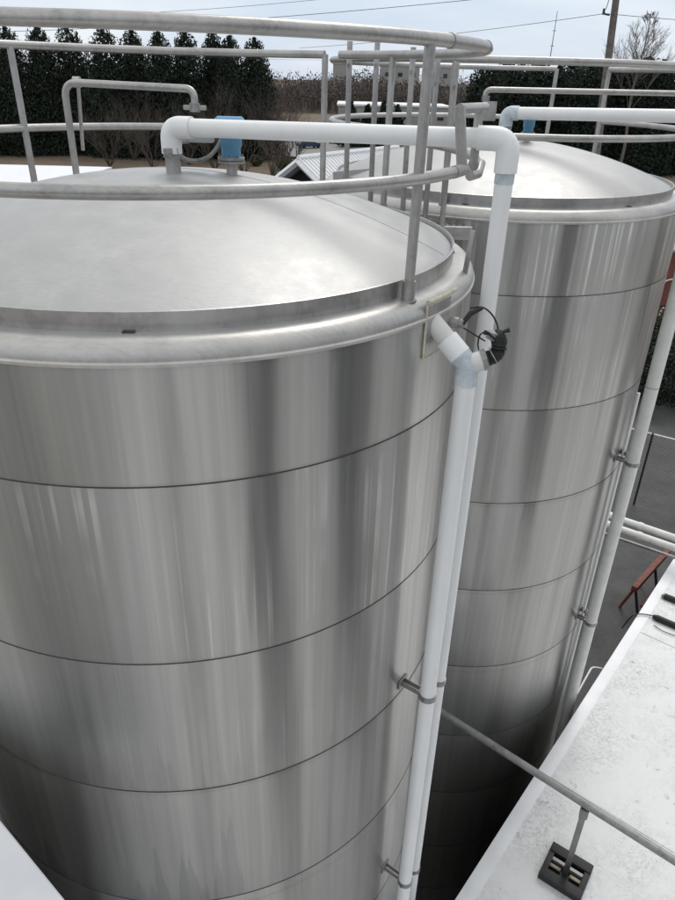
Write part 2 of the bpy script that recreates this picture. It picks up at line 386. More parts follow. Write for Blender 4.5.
# ------------------------------------------------------------------ tanks
S = 1.8
T1 = (-0.5669 * S, 2.3885 * S); T2 = (0.8844 * S, 4.2525 * S)
LV = [-.5594, -.885, -1.472, -2.035, -2.655, -3.323, -3.974, -4.584, -5.23, -5.80, -6.12]
LV1 = [-.5594, -.871, -1.445, -1.994, -2.61, -3.27, -3.92, -4.55, -5.20, -5.80, -6.12]
LV2 = [-.5596, -.900, -1.500, -2.073, -2.695, -3.323, -3.974, -4.584, -5.23, -5.80, -6.12]
def tank(c, lv, label, rz, rail_gap, lugs):
    t = empty('storage_tank', (c[0], c[1], 0)); t.rotation_euler.z = 0
    tag(t, label, 'storage tank', 'twin stainless storage tanks')
    Z = lambda z: z * S + GZ
    # shell plates with UVs
    bm = BM(); uvp = bm.loops.layers.uv.new('plate'); uvw = bm.loops.layers.uv.new('wall')
    n = 192; rnd = random.Random(int(c[0] * 100))
    for k in range(10):
        zt, zb = Z(lv[k]) , Z(lv[k + 1]); h = zt - zb
        dr = rnd.uniform(-.002, .002)
        prof = [(S + .0005 , zt), (S + .003 + dr, zt - .02), (S + .0045 + dr, zt - h * .3), (S + .0045 + dr, zt - h * .7), (S + .003 + dr, zb + .02), (S + .0005, zb)]
        rings = [[bm.verts.new((c[0] + r * math.cos(2 * math.pi * q / n), c[1] + r * math.sin(2 * math.pi * q / n), z)) for q in range(n)] for r, z in prof]
        for i in range(len(rings) - 1):
            for q in range(n):
                q2 = (q + 1) % n
                f = bm.faces.new((rings[i + 1][q], rings[i + 1][q2], rings[i][q2], rings[i][q]))
                for l, (uq, zz) in zip(f.loops, ((q, prof[i + 1][1]), (q + 1, prof[i + 1][1]), (q + 1, prof[i][1]), (q, prof[i][1]))):
                    u = 2 * math.pi * uq / n * S
                    l[uvp].uv = (u + k * 3.7, zz - zb + 10 * k); l[uvw].uv = (u, zz)
    sh_ = obj('shell', bm, MT['shell'], t, auto=60); sh_.pass_index = 10 if c == T1 else 1
    for k in range(1, 10):
        bm = BM(); lathe(bm, c, [(S - .004, Z(lv[k]) - .0035), (S + .0035, Z(lv[k]) - .0026), (S + .0035, Z(lv[k]) + .0026), (S - .004, Z(lv[k]) + .0035)], 192)
        obj('weld_seam', bm, MT['seam'], t)
    # shoulder (rounded knuckle)
    bm = BM(); prof = [(S + .001, Z(-.5600) - .012), (S + .012, Z(-.560) - .010), (S + .014, Z(-.558)), (S + .006, Z(-.556)+.004)]
    r0, z0 = S * .958, Z(-.556) + .004
    for k in range(13):
        a = math.pi / 2 * k / 12
        prof.append((r0 + (S * .042 + .006) * math.cos(a), z0 + S * .045 * math.sin(a)))
    prof.append((S * .90, Z(-.507)))
    lathe(bm, c, prof, 192); obj('shoulder', bm, MT['shoulder'], t)
    # rim band: thin vertical strip
    bm = BM(); rb = S * .932
    lathe(bm, c, [(rb, Z(-.513)), (rb + .002, Z(-.463)), (rb - .004, Z(-.463) + .003), (rb - .010, Z(-.463)), (rb - .012, Z(-.49))], 192)
    obj('rim_band', bm, MT['band'], t)
    # dome
    bm = BM(); prof = []
    for k in range(25):
        q = k / 24; prof.append((S * .925 * (1 - q) + 1e-4, Z(-.478 + .197 * (1 - (1 - q) ** 2))))
    prof.insert(0, (S * .926, Z(-.50)))
    lathe(bm, c, prof, 160); d = obj('dome', bm, MT['dome'], t)
    # dome plate seams
    def dz(rr): return Z(-.478 + .197 * (1 - (rr / .925) ** 2)) + .001
    for a0, off in lugs['seams']:
        bm = BM()
        ca, sa = math.cos(R_(a0)), math.sin(R_(a0)); pts = []
        L = math.sqrt(max(0, .91 ** 2 - off ** 2))
        for k in range(41):
            s_ = -L + 2 * L * k / 40; x = s_ * ca - off * sa; y = s_ * sa + off * ca
            pts.append((c[0] + x * S, c[1] + y * S, dz(math.hypot(x, y))))
        tube(bm, pts, .0013, 6)
        s = obj('dome_seam', bm, MT['dome'], t)
    for a in lugs['lug']:
        a = R_(a); px, py = c[0] + S * .985 * math.cos(a), c[1] + S * .985 * math.sin(a)
        bm = BM(); box(bm, (px, py, Z(-.50)+.07), (.010, .034, .25), a + .9, .003, rot=Matrix.Rotation(a + .9, 3, 'Z') @ Matrix.Rotation(.12, 3, 'Y'))
        obj('lifting_lug', bm, MT['rail'], t)
    # roof bolts by the band
    for a in lugs['drain']:
        a = R_(a); bm = BM(); box(bm, (c[0] + (S * .934+.004) * math.cos(a), c[1] + (S * .934+.004) * math.sin(a), Z(-.512)+.006), (.02, .05, .012), a, .002)
        obj('drain_notch', bm, MT['seam'], t)
    # concrete pad
    bm = BM(); lathe(bm, c, [(S + .25, .0), (S + .25, .17), (S - .1, .178)], 64); obj('concrete_pad', bm, MT['road'], t)
    return t
tk1 = tank(T1, LV1, 'large brushed stainless storage tank nearest the camera, filling the left side', 0, None,
           dict(seams=[(-22, .1)], lug=[-16], drain=[-84, -2]))
tk2 = tank(T2, LV2, 'brushed stainless storage tank standing behind the white pipes at right', 0, None,
           dict(seams=[(-30, .2)], lug=[-20], drain=[-110, -60]))
def onring(c, r, a, z): return Vector((c[0] + r * S * math.cos(R_(a)), c[1] + r * S * math.sin(R_(a)), z * S + GZ))

RR = .969; ZT, ZL = .0794, -.2104
def railing(c, label, top_arcs, low_arcs, posts):
    t = empty('guard_railing', (c[0], c[1], GZ + -.5 * S)); tag(t, label, 'railing', 'pipe railings round the tank tops')
    for a0, a1 in top_arcs:
        bm = BM(); tube(bm, arc(c, RR * S, ZT * S + GZ, a0, a1, 90), .027, 14); obj('top_rail', bm, MT['rail'], t)
    for a0, a1 in low_arcs:
        bm = BM(); tube(bm, arc(c, RR * S, ZL * S + GZ, a0, a1, 90), .027, 14); obj('mid_rail', bm, MT['rail'], t)
    for a in posts:
        bm = BM(); b_ = onring(c, RR * .99, a, -.512); tp = onring(c, RR, a, ZT)
        tube(bm, [b_, tp], .0235, 14); p = obj('post', bm, MT['rail'], t)
        bm = BM(); tube(bm, [b_, b_ + (tp - b_).normalized() * .095], .031, 16)
        tube(bm, [b_ + Vector((0, 0, .0)), b_ + Vector((0, 0, .008))], .042, 16); obj('socket', bm, MT['rail'], p)
    return t
rg1 = railing(T1, 'pipe railing round the top of the nearest tank, crossing the whole upper left', [(61, 320.5 + 0), (320.5, 416.6)], [(61, 336), (344, 401)], [60.8, 138.5, 190, 235, 320.5, 400.5])
for a in (326, 344):
    bm = BM(); q = arc(T1, RR * S, ZT * S + GZ, a - .5, a + .5, 2); tube(bm, q, .0305, 14); obj('weld_collar', bm, MT['rail'], rg1); bm = BM()
bm.free()
bm = BM(); q = arc(T1, RR * S, ZL * S + GZ, 331, 336.4, 4); tube(bm, q, .029, 14); obj('weld_collar', bm, MT['rail'], rg1)
# gate hoop linking the two cut ends of the mid rail
e1 = onring(T1, RR, -24.5, ZL); e2 = onring(T1, RR, -15.5, ZL)
zt_ = -.0  # top of the hoop
h1 = aty(459.5, 109, e1.y); h2 = e2.copy(); h2.z = aty(478, 107, e2.y + .1).z
bm = BM(); tube(bm, [e1 + Vector((0, 0, -.02)), h1 + Vector((0, 0, .012))], .026, 14); obj('gate_upright', bm, MT['rail'], rg1)
bm = BM(); tube(bm, [h1, h1.lerp(h2, 1.3)], .024, 14); obj('gate_bar', bm, MT['rail'], rg1)
bm = BM(); tube(bm, [h2, e2], .0225, 14); obj('gate_upright', bm, MT['rail'], rg1)
bm = BM(); tube(bm, [e2 + Vector((-.02, -.04, -.05)), e2 + Vector((0.03, .02, -.045)), e2 + Vector((.05, .08, 0))], .027, 14); obj('rail_end', bm, MT['rail'], rg1)

def ring_angle(px, py, c, r, far=False):
    d = ray(px, py); e = Vector((d.x, d.y)).normalized(); cc = Vector(c); b = e.dot(cc); D = max(0, b * b - (cc.dot(cc) - r * r))
    X = e * (b + (math.sqrt(D) if far else -math.sqrt(D))) - cc; return math.degrees(math.atan2(X.y, X.x))
P8A = ring_angle(451, 110, T2, RR * S)
rg2 = railing(T2, 'pipe railing round the top of the farther tank at upper right', [(61.3, 401)], [(62, 400)], [61.3, 40.8, P8A])

# ------------------------------------------------------------------ top piping of the near tank
NZ = P(*( (aty(171, 163, 4.22) - Vector((0, 0, GZ)))[:] ))
dome1 = lambda x, y: (-.478 + .197 * (1 - (math.hypot(x - T1[0], y - T1[1]) / S / .925) ** 2)) * S + GZ
dome2 = lambda x, y: (-.478 + .197 * (1 - (math.hypot(x - T2[0], y - T2[1]) / S / .925) ** 2)) * S + GZ
rp = Vector((.80, 3.70))                            # rear vertical pipe foot in plan
nx, ny = aty(172, 150, 4.22)[:2]
EL1 = aty(170, 127, 4.22); EL2 = aty(509, 138, 3.70); EL2 = Vector((rp.x, rp.y, aty(508, 139, 3.7).z))
run = empty('white_pipe_run', (nx, ny, dome1(nx, ny))); tag(run, 'white plastic pipe crossing the near dome then dropping between both tanks', 'pipe')
RP = .047
d_ = (EL2 - EL1).normalized()
bm = BM(); tube(bm, [EL1 + d_ * .06, EL2 - d_ * .09], RP, 28); obj('horizontal_pipe', bm, MT['pvc'], run)
bm = BM(); tube(bm, [EL2 + Vector((0, 0, -.12)), Vector((rp.x, rp.y, .05))], RP * .98, 28); obj('vertical_pipe', bm, MT['pvc'], run)
def elbow(par, a, b, c, r, rad=.09, mat='pvc', ext=.05):
    """elbow fitting at corner b, arms toward a and c"""
    da = (a - b).normalized(); dc = (c - b).normalized()
    pts = bendpath([b + da * (rad + ext), b + da * rad * .2 + dc * rad * .2 if False else b, b + dc * (rad + ext)], rad, 10)
    bm = BM(); tube(bm, pts, r, 28); return obj('elbow', bm, MT[mat], par)
elbow(run, EL1, EL2, Vector((rp.x, rp.y, 0)), RP * 1.22, .085, 'pvc', .07)
bm = BM(); tube(bm, [Vector((rp.x, rp.y, EL2.z - .205)), Vector((rp.x, rp.y, EL2.z - .155))], RP * 1.04, 28); obj('primer_ring', bm, MT['primer'], run)
elbow(run, EL2, EL1, Vector((nx, ny, EL1.z - 1)), RP * 1.22, .075, 'pvc', .06)
zb_ = dome1(nx, ny)
bm = BM(); tube(bm, [(nx, ny, EL1.z - .13), (nx, ny, zb_ + .13)], RP * 1.1, 24); obj('socket_fitting', bm, MT['pvc'], run)
bm = BM(); box(bm, (nx - .01, ny - RP * 1.25, EL1.z - .13), (.05, .02, .05), .2, .006); obj('pressure_tap', bm, MT['galv'], run)
# nozzle on the dome with union
nz = empty('dome_nozzle', (nx, ny, zb_)); tag(nz, 'short steel nozzle under the white pipe elbow on the near dome', 'nozzle')
bm = BM(); tube(bm, [(nx, ny, zb_ - .02), (nx, ny, zb_ + .15)], .042, 24); obj('stub', bm, MT['rail'], nz)
bm = BM(); tube(bm, [(nx, ny, zb_ + .10), (nx, ny, zb_ + .135)], .058, 8); tube(bm, [(nx, ny, zb_ + .14), (nx, ny, zb_ + .165)], .052, 20); obj('union_nut', bm, MT['galv'], nz)
# blue level transmitter
def transmitter(x, y, zb, label, s=1.0, group='blue instruments on the domes'):
    t = empty('level_transmitter', (x, y, zb)); tag(t, label, 'instrument', group)
    bm = BM(); tube(bm, [(x, y, zb - .02), (x, y, zb + .1 * s)], .045 * s, 20); obj('stub', bm, MT['rail'], t)
    bm = BM()
    for q in (0, .026): tube(bm, [(x, y, zb + (.085 + q) * s), (x, y, zb + (.105 + q) * s)], .108 * s, 24)
    fl = obj('flange', bm, MT['galv'], t)
    for k in range(6):
        a = k * math.pi / 3 + .3; bm = BM(); tube(bm, [(x + .09 * s * math.cos(a), y + .09 * s * math.sin(a), zb + .07 * s), (x + .09 * s * math.cos(a), y + .09 * s * math.sin(a), zb + .15 * s)], .008 * s, 6); obj('bolt', bm, MT['galv'], fl)
    bm = BM(); tube(bm, [(x, y, zb + .131 * s), (x, y, zb + .2 * s), (x, y, zb + .22 * s), (x, y, zb + .33 * s)], [.078 * s, .078 * s, .09 * s, .09 * s], 20); obj('body', bm, MT['blue'], t)
    bm = BM(); q0 = Vector((x - .115 * s, y, zb + .365 * s)); q1 = Vector((x + .115 * s, y, zb + .365 * s))
    tube(bm, [q0, q0 + Vector((.02 * s, 0, 0)), q1 - Vector((.02 * s, 0, 0)), q1], [.05 * s, .066 * s, .066 * s, .05 * s], 20); obj('housing', bm, MT['blue'], t)
    return t
tx, ty = aty(231, 150, 4.36)[:2]
transmitter(tx, ty, dome1(tx, ty), 'blue instrument head on a flanged stub behind the white pipe on the near dome', .72)
# grey conduit loop and box under the pipe
bx0 = aty(197, 136, 4.38)
jb = empty('junction_box', bx0); tag(jb, 'pale grey box tucked under the white pipe on the near dome', 'electrical box')
bm = BM(); box(bm, bx0, (.19, .08, .065), .03, .006); obj('body', bm, MT['greybox'], jb)
bm = BM(); box(bm, bx0 + Vector((0, 0, .036)), (.205, .092, .012), .03, .003); obj('lid', bm, MT['rail'], jb)
pts = [aty(a, b, 4.34) for a, b in ((188, 141), (180, 143), (178, 150), (183, 158), (195, 161), (208, 157), (216, 149), (221, 140), (223, 133))]
bm = BM(); sm = []
for i in range(len(pts) - 1):
    p0, p1, p2, p3 = pts[max(0, i - 1)], pts[i], pts[i + 1], pts[min(len(pts) - 1, i + 2)]
    for k in range(5):
        t_ = k / 5; sm.append(.5 * ((2 * p1) + (p2 - p0) * t_ + (2 * p0 - 5 * p1 + 4 * p2 - p3) * t_ ** 2 + (3 * p1 - p0 - 3 * p2 + p3) * t_ ** 3))
sm.append(pts[-1]); tube(bm, sm, .0125, 10)
tag(obj('flexible_conduit', bm, MT['galv']), 'grey flexible conduit looping from the pale box to the blue instrument', 'conduit')
# vent pipe of the near tank
Yv = 4.62
vp = empty('vent_pipe', aty(77, 176, Yv)); tag(vp, 'slim steel pipe bent over like a hook behind the near dome', 'pipe', 'slim bent conduits on the tank tops')
path = bendpath([aty(77, 178, Yv), aty(63.5, 82, Yv), aty(194, 89, Yv - .2), aty(195, 111, Yv - .2)], .09, 8)
bm = BM(); tube(bm, path, .0205, 14); obj('bent_pipe', bm, MT['rail'], vp)
bm = BM(); tube(bm, [aty(78, 82, Yv), aty(83, 150, Yv + .1)], .011, 10); obj('thin_leg', bm, MT['rail'], vp)
cpt = aty(77, 82, Yv); bm = BM(); tube(bm, [cpt - Vector((.02, 0, 0)), cpt + Vector((.02, 0, 0))], .03, 14); obj('clamp', bm, MT['rail'], vp)
cpt = aty(195, 110, Yv - .2); bm = BM(); tube(bm, [cpt + Vector((0, 0, -.01)), cpt + Vector((0, 0, .035))], .03, 14); box(bm, cpt + Vector((0, 0, .012)), (.13, .03, .025), 0, .004); obj('clamp', bm, MT['galv'], vp)

# ------------------------------------------------------------------ front down pipe with wye
fp = Vector((.625, 3.17)); RF = .051
dpz = aty(467, 378, fp.y).z
dn = empty('white_down_pipe', (fp.x, fp.y, 0)); tag(dn, 'white plastic down pipe fed from the side outlet of the near tank', 'pipe')
ztop = aty(465, 378, fp.y).z
bm = BM(); tube(bm, [(fp.x, fp.y, .05), (fp.x, fp.y, ztop)], RF, 28); obj('vertical_pipe', bm, MT['pvc'], dn)
# branch: from tank wall toward the wye
an = math.atan2(fp.y - T1[1], fp.x - T1[0])
wl = Vector((T1[0] + (S - .01) * math.cos(an), T1[1] + (S + .01) * math.sin(an), ztop + .24))
wc = Vector((fp.x, fp.y, ztop + .07))
bm = BM(); tube(bm, [Vector((fp.x, fp.y, ztop - .03)), wc, wc + (wl - wc) * .25], RF * 1.1, 28); wy = obj('wye_fitting', bm, MT['primer'], dn)
bm = BM(); tube(bm, [wc + (wl - wc) * .22, wc + (wl - wc) * .62], RF * 1.12, 28); obj('branch_socket', bm, MT['pvc'], dn)
bm = BM(); tube(bm, [wc + (wl - wc) * .55, wl + (wl - wc).normalized() * .02], RF * .94, 28); obj('branch_pipe', bm, MT['pvcold'], dn)
# side arm of the wye to coil
arm = (Vector((.16, .0, .06))).normalized()
bm = BM(); tube(bm, [wc, wc + arm * .075], RF * .95, 28); obj('side_arm', bm, MT['pvcold'], dn)
bm = BM(); tube(bm, [wc + arm * .07, wc + arm * .095], RF * 1.05, 12); obj('union_ring', bm, MT['galv'], dn)
# coiled black hose
co = empty('black_hose_coupling', wc + arm * .09); tag(co, 'black ribbed rubber hose coupling plugged into the white pipe branch', 'hose')
ap = wc + arm * .09
pth = bendpath([ap, ap + arm * .055, ap + arm * .06 + Vector((.0, .0, .085)), ap + arm * .02 + Vector((0, .0, .12))], .05, 8)
dense = []
for i in range(len(pth) - 1):
    for k in range(4): dense.append(pth[i].lerp(pth[i + 1], k / 4))
bm = BM(); tube(bm, dense, .026, 16); hel = []
t0 = 0
for i in range(len(dense) - 1):
    tv = (dense[i + 1] - dense[i]).normalized(); n1_, n2_ = frame(tv)
    for k in range(6):
        ph = (i * 6 + k) * .62; hel.append(dense[i].lerp(dense[i + 1], k / 6) + (n1_ * math.cos(ph) + n2_ * math.sin(ph)) * (.028 + .003 * math.sin(i)))
tube(bm, hel, .0085, 6); obj('ribbed_hose', bm, MT['black'], co)
e_ = dense[-1]
bm = BM(); tube(bm, [e_ + Vector((-.005, 0, -.02)), e_ + Vector((.0, 0, .015))], .034, 8); obj('end_cap', bm, MT['galv'], co)
for lv_ in ((.07, -.01, .03), (.06, -.02, -.07), (-.05, -.03, .02)):
    bm = BM(); tube(bm, [e_ + Vector((0, -.03, -.01)), e_ + Vector(lv_) * .6, e_ + Vector(lv_)], [.009, .008, .012], 8); obj('coupling_lever', bm, MT['black'], co)
bm = BM(); tube(bm, [dense[10], dense[13]], .052, 14); obj('hose_clamp', bm, MT['galv'], co)
# instrument on the tank wall above the branch and its cable
an2 = an + .10
def wall(a, z, d=0): return Vector((T1[0] + (S + d) * math.cos(a), T1[1] + (S + d) * math.sin(a), z))
zi = aty(452, 333, wall(an, 0, .05).y).z
ins = empty('wall_sensor', wall(an2, zi)); tag(ins, 'small threaded sensor on the upper wall of the near tank', 'sensor')
bm = BM(); tube(bm, [wall(an2, zi), wall(an2, zi, .05)], .03, 16); obj('boss', bm, MT['rail'], ins)
bm = BM(); tube(bm, [wall(an2, zi, .04), wall(an2, zi, .075)], .024, 6); obj('nut', bm, MT['galv'], ins)
q0 = wall(an2, zi, .07)
q = [q0, aty(470, 314, q0.y + .02), aty(482, 308, q0.y + .04)]
bm = BM(); tube(bm, q, [.012, .015, .011], 10); obj('plug', bm, MT['black'], ins)
def smooth(pts, n=6):
    sm = []
    for i in range(len(pts) - 1):
        p0, p1, p2, p3 = pts[max(0, i - 1)], pts[i], pts[i + 1], pts[min(len(pts) - 1, i + 2)]
        for k in range(n):
            t_ = k / n; sm.append(.5 * ((2 * p1) + (p2 - p0) * t_ + (2 * p0 - 5 * p1 + 4 * p2 - p3) * t_ ** 2 + (3 * p1 - p0 - 3 * p2 + p3) * t_ ** 3))
    sm.append(pts[-1]); return sm
yy = q0.y + .04
bm = BM(); tube(bm, smooth([aty(470, 308, yy), aty(483, 307.5, yy), aty(493, 316, yy), aty(498, 329, yy), aty(493, 337, yy)]), .0045, 8)
tube(bm, smooth([aty(456, 323, q0.y), aty(467, 330, yy), aty(480, 338, yy - .05), aty(485, 341, yy - .05)]), .004, 8)
tube(bm, smooth([aty(488, 331, yy - .03), aty(480, 335, yy - .05), aty(478, 346, yy - .05), aty(481, 355, yy - .05)]), .004, 8)
tag(obj('sensor_cable', bm, MT['black']), 'thin black cable looping from the wall sensor to the hose coupling', 'cable')
# patch plate round the outlet
pl = empty('outlet_patch_plate', wall(an, ztop + .2)); pl.parent = tk1; pl.location = wall(an, ztop + .2) - Vector((T1[0], T1[1], 0))
bpy.data.objects.remove(pl)
def patch(name, a0, a1, z0, z1, d, mat, par):
    bm = BM(); lathe(bm, T1, [(S + d - .004, z0), (S + d, z0), (S + d, z1), (S + d - .004, z1)], 10, (math.degrees(a0), math.degrees(a1))); return obj(name, bm, mat, par)
zt2 = aty(452, 300, wall(an, 0, 0).y).z
plm = patch('patch_plate', an - .06, an + .08, zt2 - .27, zt2 - .01, .008, MT['band'], tk1)
bm = BM(); tube(bm, [wall(an - .06, zt2 - .27, .008), wall(an - .06, zt2, .008)], .006, 8)
tube(bm, arc(T1, S + .012, zt2 + .012, math.degrees(an - .062), math.degrees(an + .11), 12), .011, 8)
tube(bm, arc(T1, S + .008, zt2 - .27, math.degrees(an - .06), math.degrees(an + .1), 12), .004, 8)
obj('sealant_bead', bm, MT['cream'], tk1)

# pipe brackets
def bracket(center, pr, wallpt, par):
    bm = BM(); d = (wallpt - center); d.z = 0
    lathe(bm, (center.x, center.y), [(pr + .001, center.z - .02), (pr + .007, center.z - .02), (pr + .007, center.z + .02), (pr + .001, center.z + .02)], 28)
    side = Vector((-d.y, d.x, 0)).normalized()
    L = d.length
    for s_ in (-1, 1):
        mid = center + d.normalized() * ((pr + L) / 2) + side * (.018 * s_)
        box(bm, mid, (max(.02, L - pr), .006, .04), math.atan2(d.y, d.x), .001)
    box(bm, wallpt - d.normalized() * .006, (.010, .10, .07), math.atan2(d.y, d.x), .002)
    tube(bm, [center + side * (pr + .02) + Vector((0, 0, 0)), center - side * (pr + .02)], .006, 6)
    obj('pipe_bracket', bm, MT['clamp'], par)
def wallof(c, p, z):
    v = Vector((p[0] - c[0], p[1] - c[1])).normalized() * (S + .004); return Vector((c[0] + v.x, c[1] + v.y, z))
for zpx in (703, 888):
    z = aty(430 if zpx < 800 else 405, zpx - 8, fp.y).z
    bracket(Vector((fp.x, fp.y, z)), RF, wallof(T1, fp, z), dn)
for zpx, x_ in ((680, 444), (868, 417)):
    z = aty(x_, zpx, rp.y).z
    bracket(Vector((rp.x, rp.y, z)), RP, wallof(T1, rp, z), run)
# pipe couplings (slightly proud sleeves)
for par, pp, r_, zz in ((run, rp, RP, (4.2, 7.3)), (dn, fp, RF, (2.6,))):
    for z in zz:
        bm = BM(); tube(bm, [(pp.x, pp.y, z), (pp.x, pp.y, z + .004)], r_ + .0015, 28); obj('joint_line', bm, MT['pvcold'], par)

# ------------------------------------------------------------------ farther tank piping
n2x, n2y = aty(508, 122, 7.35)[:2]
E1 = aty(507, 113, 7.35); E2 = aty(735, 119, 6.45); rv = Vector((3.14, 6.42))
E2 = Vector((rv.x, rv.y, aty(675, 114, 6.8).z))
run2 = empty('white_pipe_run', (n2x, n2y, dome2(n2x, n2y))); tag(run2, 'white plastic pipe leaving the farther dome and falling down its right side', 'pipe')
d2 = (E2 - E1).normalized()
bm = BM(); tube(bm, [E1 + d2 * .06, E2 - d2 * .09], .054, 24); obj('horizontal_pipe', bm, MT['pvc'], run2)
elbow(run2, E2, E1, Vector((n2x, n2y, 0)), .064, .085, 'primer', .03)
elbow(run2, E1, E2, Vector((rv.x, rv.y, 0)), .064, .085, 'pvc', .05)
bm = BM(); tube(bm, [Vector((rv.x, rv.y, .05)), Vector((rv.x, rv.y, E2.z - .1))], .066, 28); obj('vertical_pipe', bm, MT['pvcold'], run2)
for z in (aty(650, 387, rv.y).z,):
    bm = BM(); tube(bm, [(rv.x, rv.y, z), (rv.x, rv.y, z + .006)], .069, 28); obj('joint_line', bm, MT['galv'], run2)
for px_, py_ in ((632, 463), (592, 622)):
    z = aty(px_, py_, rv.y).z; bracket(Vector((rv.x, rv.y, z)), .066, wallof(T2, rv, z), run2)
    bracket(Vector((rv.x - .02, rv.y + .16, z + .03)), .018, wallof(T2, (rv.x, rv.y + .16), z + .03), run2)
nz2 = empty('dome_nozzle', (n2x, n2y, dome2(n2x, n2y))); tag(nz2, 'short steel nozzle under the white pipe elbow on the farther dome', 'nozzle')
bm = BM(); tube(bm, [(n2x, n2y, dome2(n2x, n2y) - .02), (n2x, n2y, E1.z - .06)], .042, 20); obj('stub', bm, MT['rail'], nz2)
tx2, ty2 = aty(528, 132, 7.45)[:2]
transmitter(tx2, ty2, dome2(tx2, ty2), 'blue instrument head on a flanged stub beside the white pipe on the farther dome', .62)
# thin conduit running down beside the right pipe
bm = BM(); tc = (rv.x - .04, rv.y + .17)
tube(bm, [(tc[0], tc[1], .1), (tc[0], tc[1], 8.4)], .018, 12)
tag(obj('conduit', bm, MT['pvc']), 'thin white conduit between the farther tank wall and its white down pipe', 'conduit')
# bent conduit + grey box at top
b2 = aty(489, 111, 4.9)
jb2 = empty('switch_box', b2); tag(jb2, 'small grey steel box at the end of the slim bent conduit by the gate bar', 'electrical box')
bm = BM(); box(bm, b2, (.075, .06, .105), .2, .004); obj('body', bm, MT['greybox'], jb2)
bm = BM(); box(bm, b2 + Vector((0, -.033, 0)), (.08, .008, .11), .2, .002); obj('cover', bm, MT['rail'], jb2)
bm = BM(); tube(bm, [b2 + Vector((-.09, -.05, 0)), b2 + Vector((-.02, 0, 0))], .016, 10); obj('conduit_stub', bm, MT['galv'], jb2)
vp2 = empty('vent_pipe', aty(485, 103, 4.92)); tag(vp2, 'slim steel conduit bent over from the grey box toward the right edge', 'pipe', 'slim bent conduits on the tank tops')
bm = BM(); tube(bm, bendpath([aty(485.5, 106, 4.95), aty(485, 89.5, 4.95), aty(700, 94, 5.1)], .09, 8), .017, 12); obj('bent_pipe', bm, MT['rail'], vp2)
bm = BM(); q = aty(485.3, 101, 4.95); tube(bm, [q, q + Vector((0, 0, .03))], .025, 8); obj('clamp', bm, MT['galv'], vp2)

# ------------------------------------------------------------------ walkway between the tanks: cage bars, grating, plate
Yc = 6.05
wk = empty('access_walkway', P(.3, 6.3, -1.05)); tag(wk, 'grated access landing with flat steel bars between the two tank tops', 'walkway')
bars = [((350, 41), (343, 200), .0), ((377.5, 41), (371, 206), .05), ((413.5, 47), (406, 214), .1), ((438, 58), (430, 214), .0), ((457, 62), (445, 214), .0), ((325.5, 60), (326, 60), None)]
for (a, b, off) in bars:
    if off is None: continue
    Y = Yc + off - .003 * (a[0] - 340)
    A = aty(*a, Y); B = A.copy(); B.z = P(0, 0, -1.05).z
    bm = BM(); box(bm, (A + B) / 2, (.040, .018, (A - B).length), .35, .003); b_ = obj('upright', bm, MT['rail'], wk)
    bm = BM(); tube(bm, [A + Vector((-.005, -.03, -.16)), A + Vector((-.005, .0, -.16))], .014, 8); obj('bolt', bm, MT['galv'], b_)
bm = BM()
# expanded metal grating deck
gx0, gx1, gy0, gy1 = -.15, 1.0, 5.75, 6.75
for i in range(24):
    x = gx0 + (gx1 - gx0) * i / 23; box(bm, (x, (gy0 + gy1) / 2, P(0, 0, -1.06).z), (.005, gy1 - gy0, .03))
for i in range(12):
    y = gy0 + (gy1 - gy0) * i / 11; box(bm, ((gx0 + gx1) / 2, y, P(0, 0, -1.058).z), (gx1 - gx0, .006, .012))
obj('grating', bm, MT['rail'], wk, smooth=False)
for y in (gy0 - .03, gy1 + .03):
    bm = BM(); box(bm, ((gx0 + gx1) / 2, y, P(0, 0, -1.08).z), (gx1 - gx0 + .06, .05, .1), 0, .004); obj('edge_beam', bm, MT['rail'], wk)
# grey plate
pa, pb, pc, pd = aty(333, 184, 7.2), aty(381, 181, 7.1), aty(381, 167.5, 7.1), aty(333, 172, 7.2)
bm = BM(); t_ = Vector((0, .012, 0))
f = bm.faces.new([bm.verts.new(q) for q in (pa, pb, pc, pd)]); r = bmesh.ops.extrude_face_region(bm, geom=[f]); bmesh.ops.translate(bm, vec=t_, verts=[v for v in r['geom'] if isinstance(v, bmesh.types.BMVert)])
bmesh.ops.recalc_face_normals(bm, faces=bm.faces); obj('kick_plate', bm, MT['greybox'], wk, smooth=False)
ladder = empty('ladder', P(.25, 6.9, -8)); tag(ladder, 'steel ladder dropping into the shade between the two tanks', 'ladder')
for s_ in (-1, 1):
    bm = BM(); tube(bm, [P(.35 + s_ * .2, 6.0, -1.1), P(.35 + s_ * .2, 6.0, -9.5)], .02, 10); obj('side_rail', bm, MT['rail'], ladder)
for k in range(28):
    bm = BM(); z = -1.3 - k * .29; tube(bm, [P(.15, 6.0, z), P(.55, 6.0, z)], .011, 8); obj('rung', bm, MT['rail'], ladder)

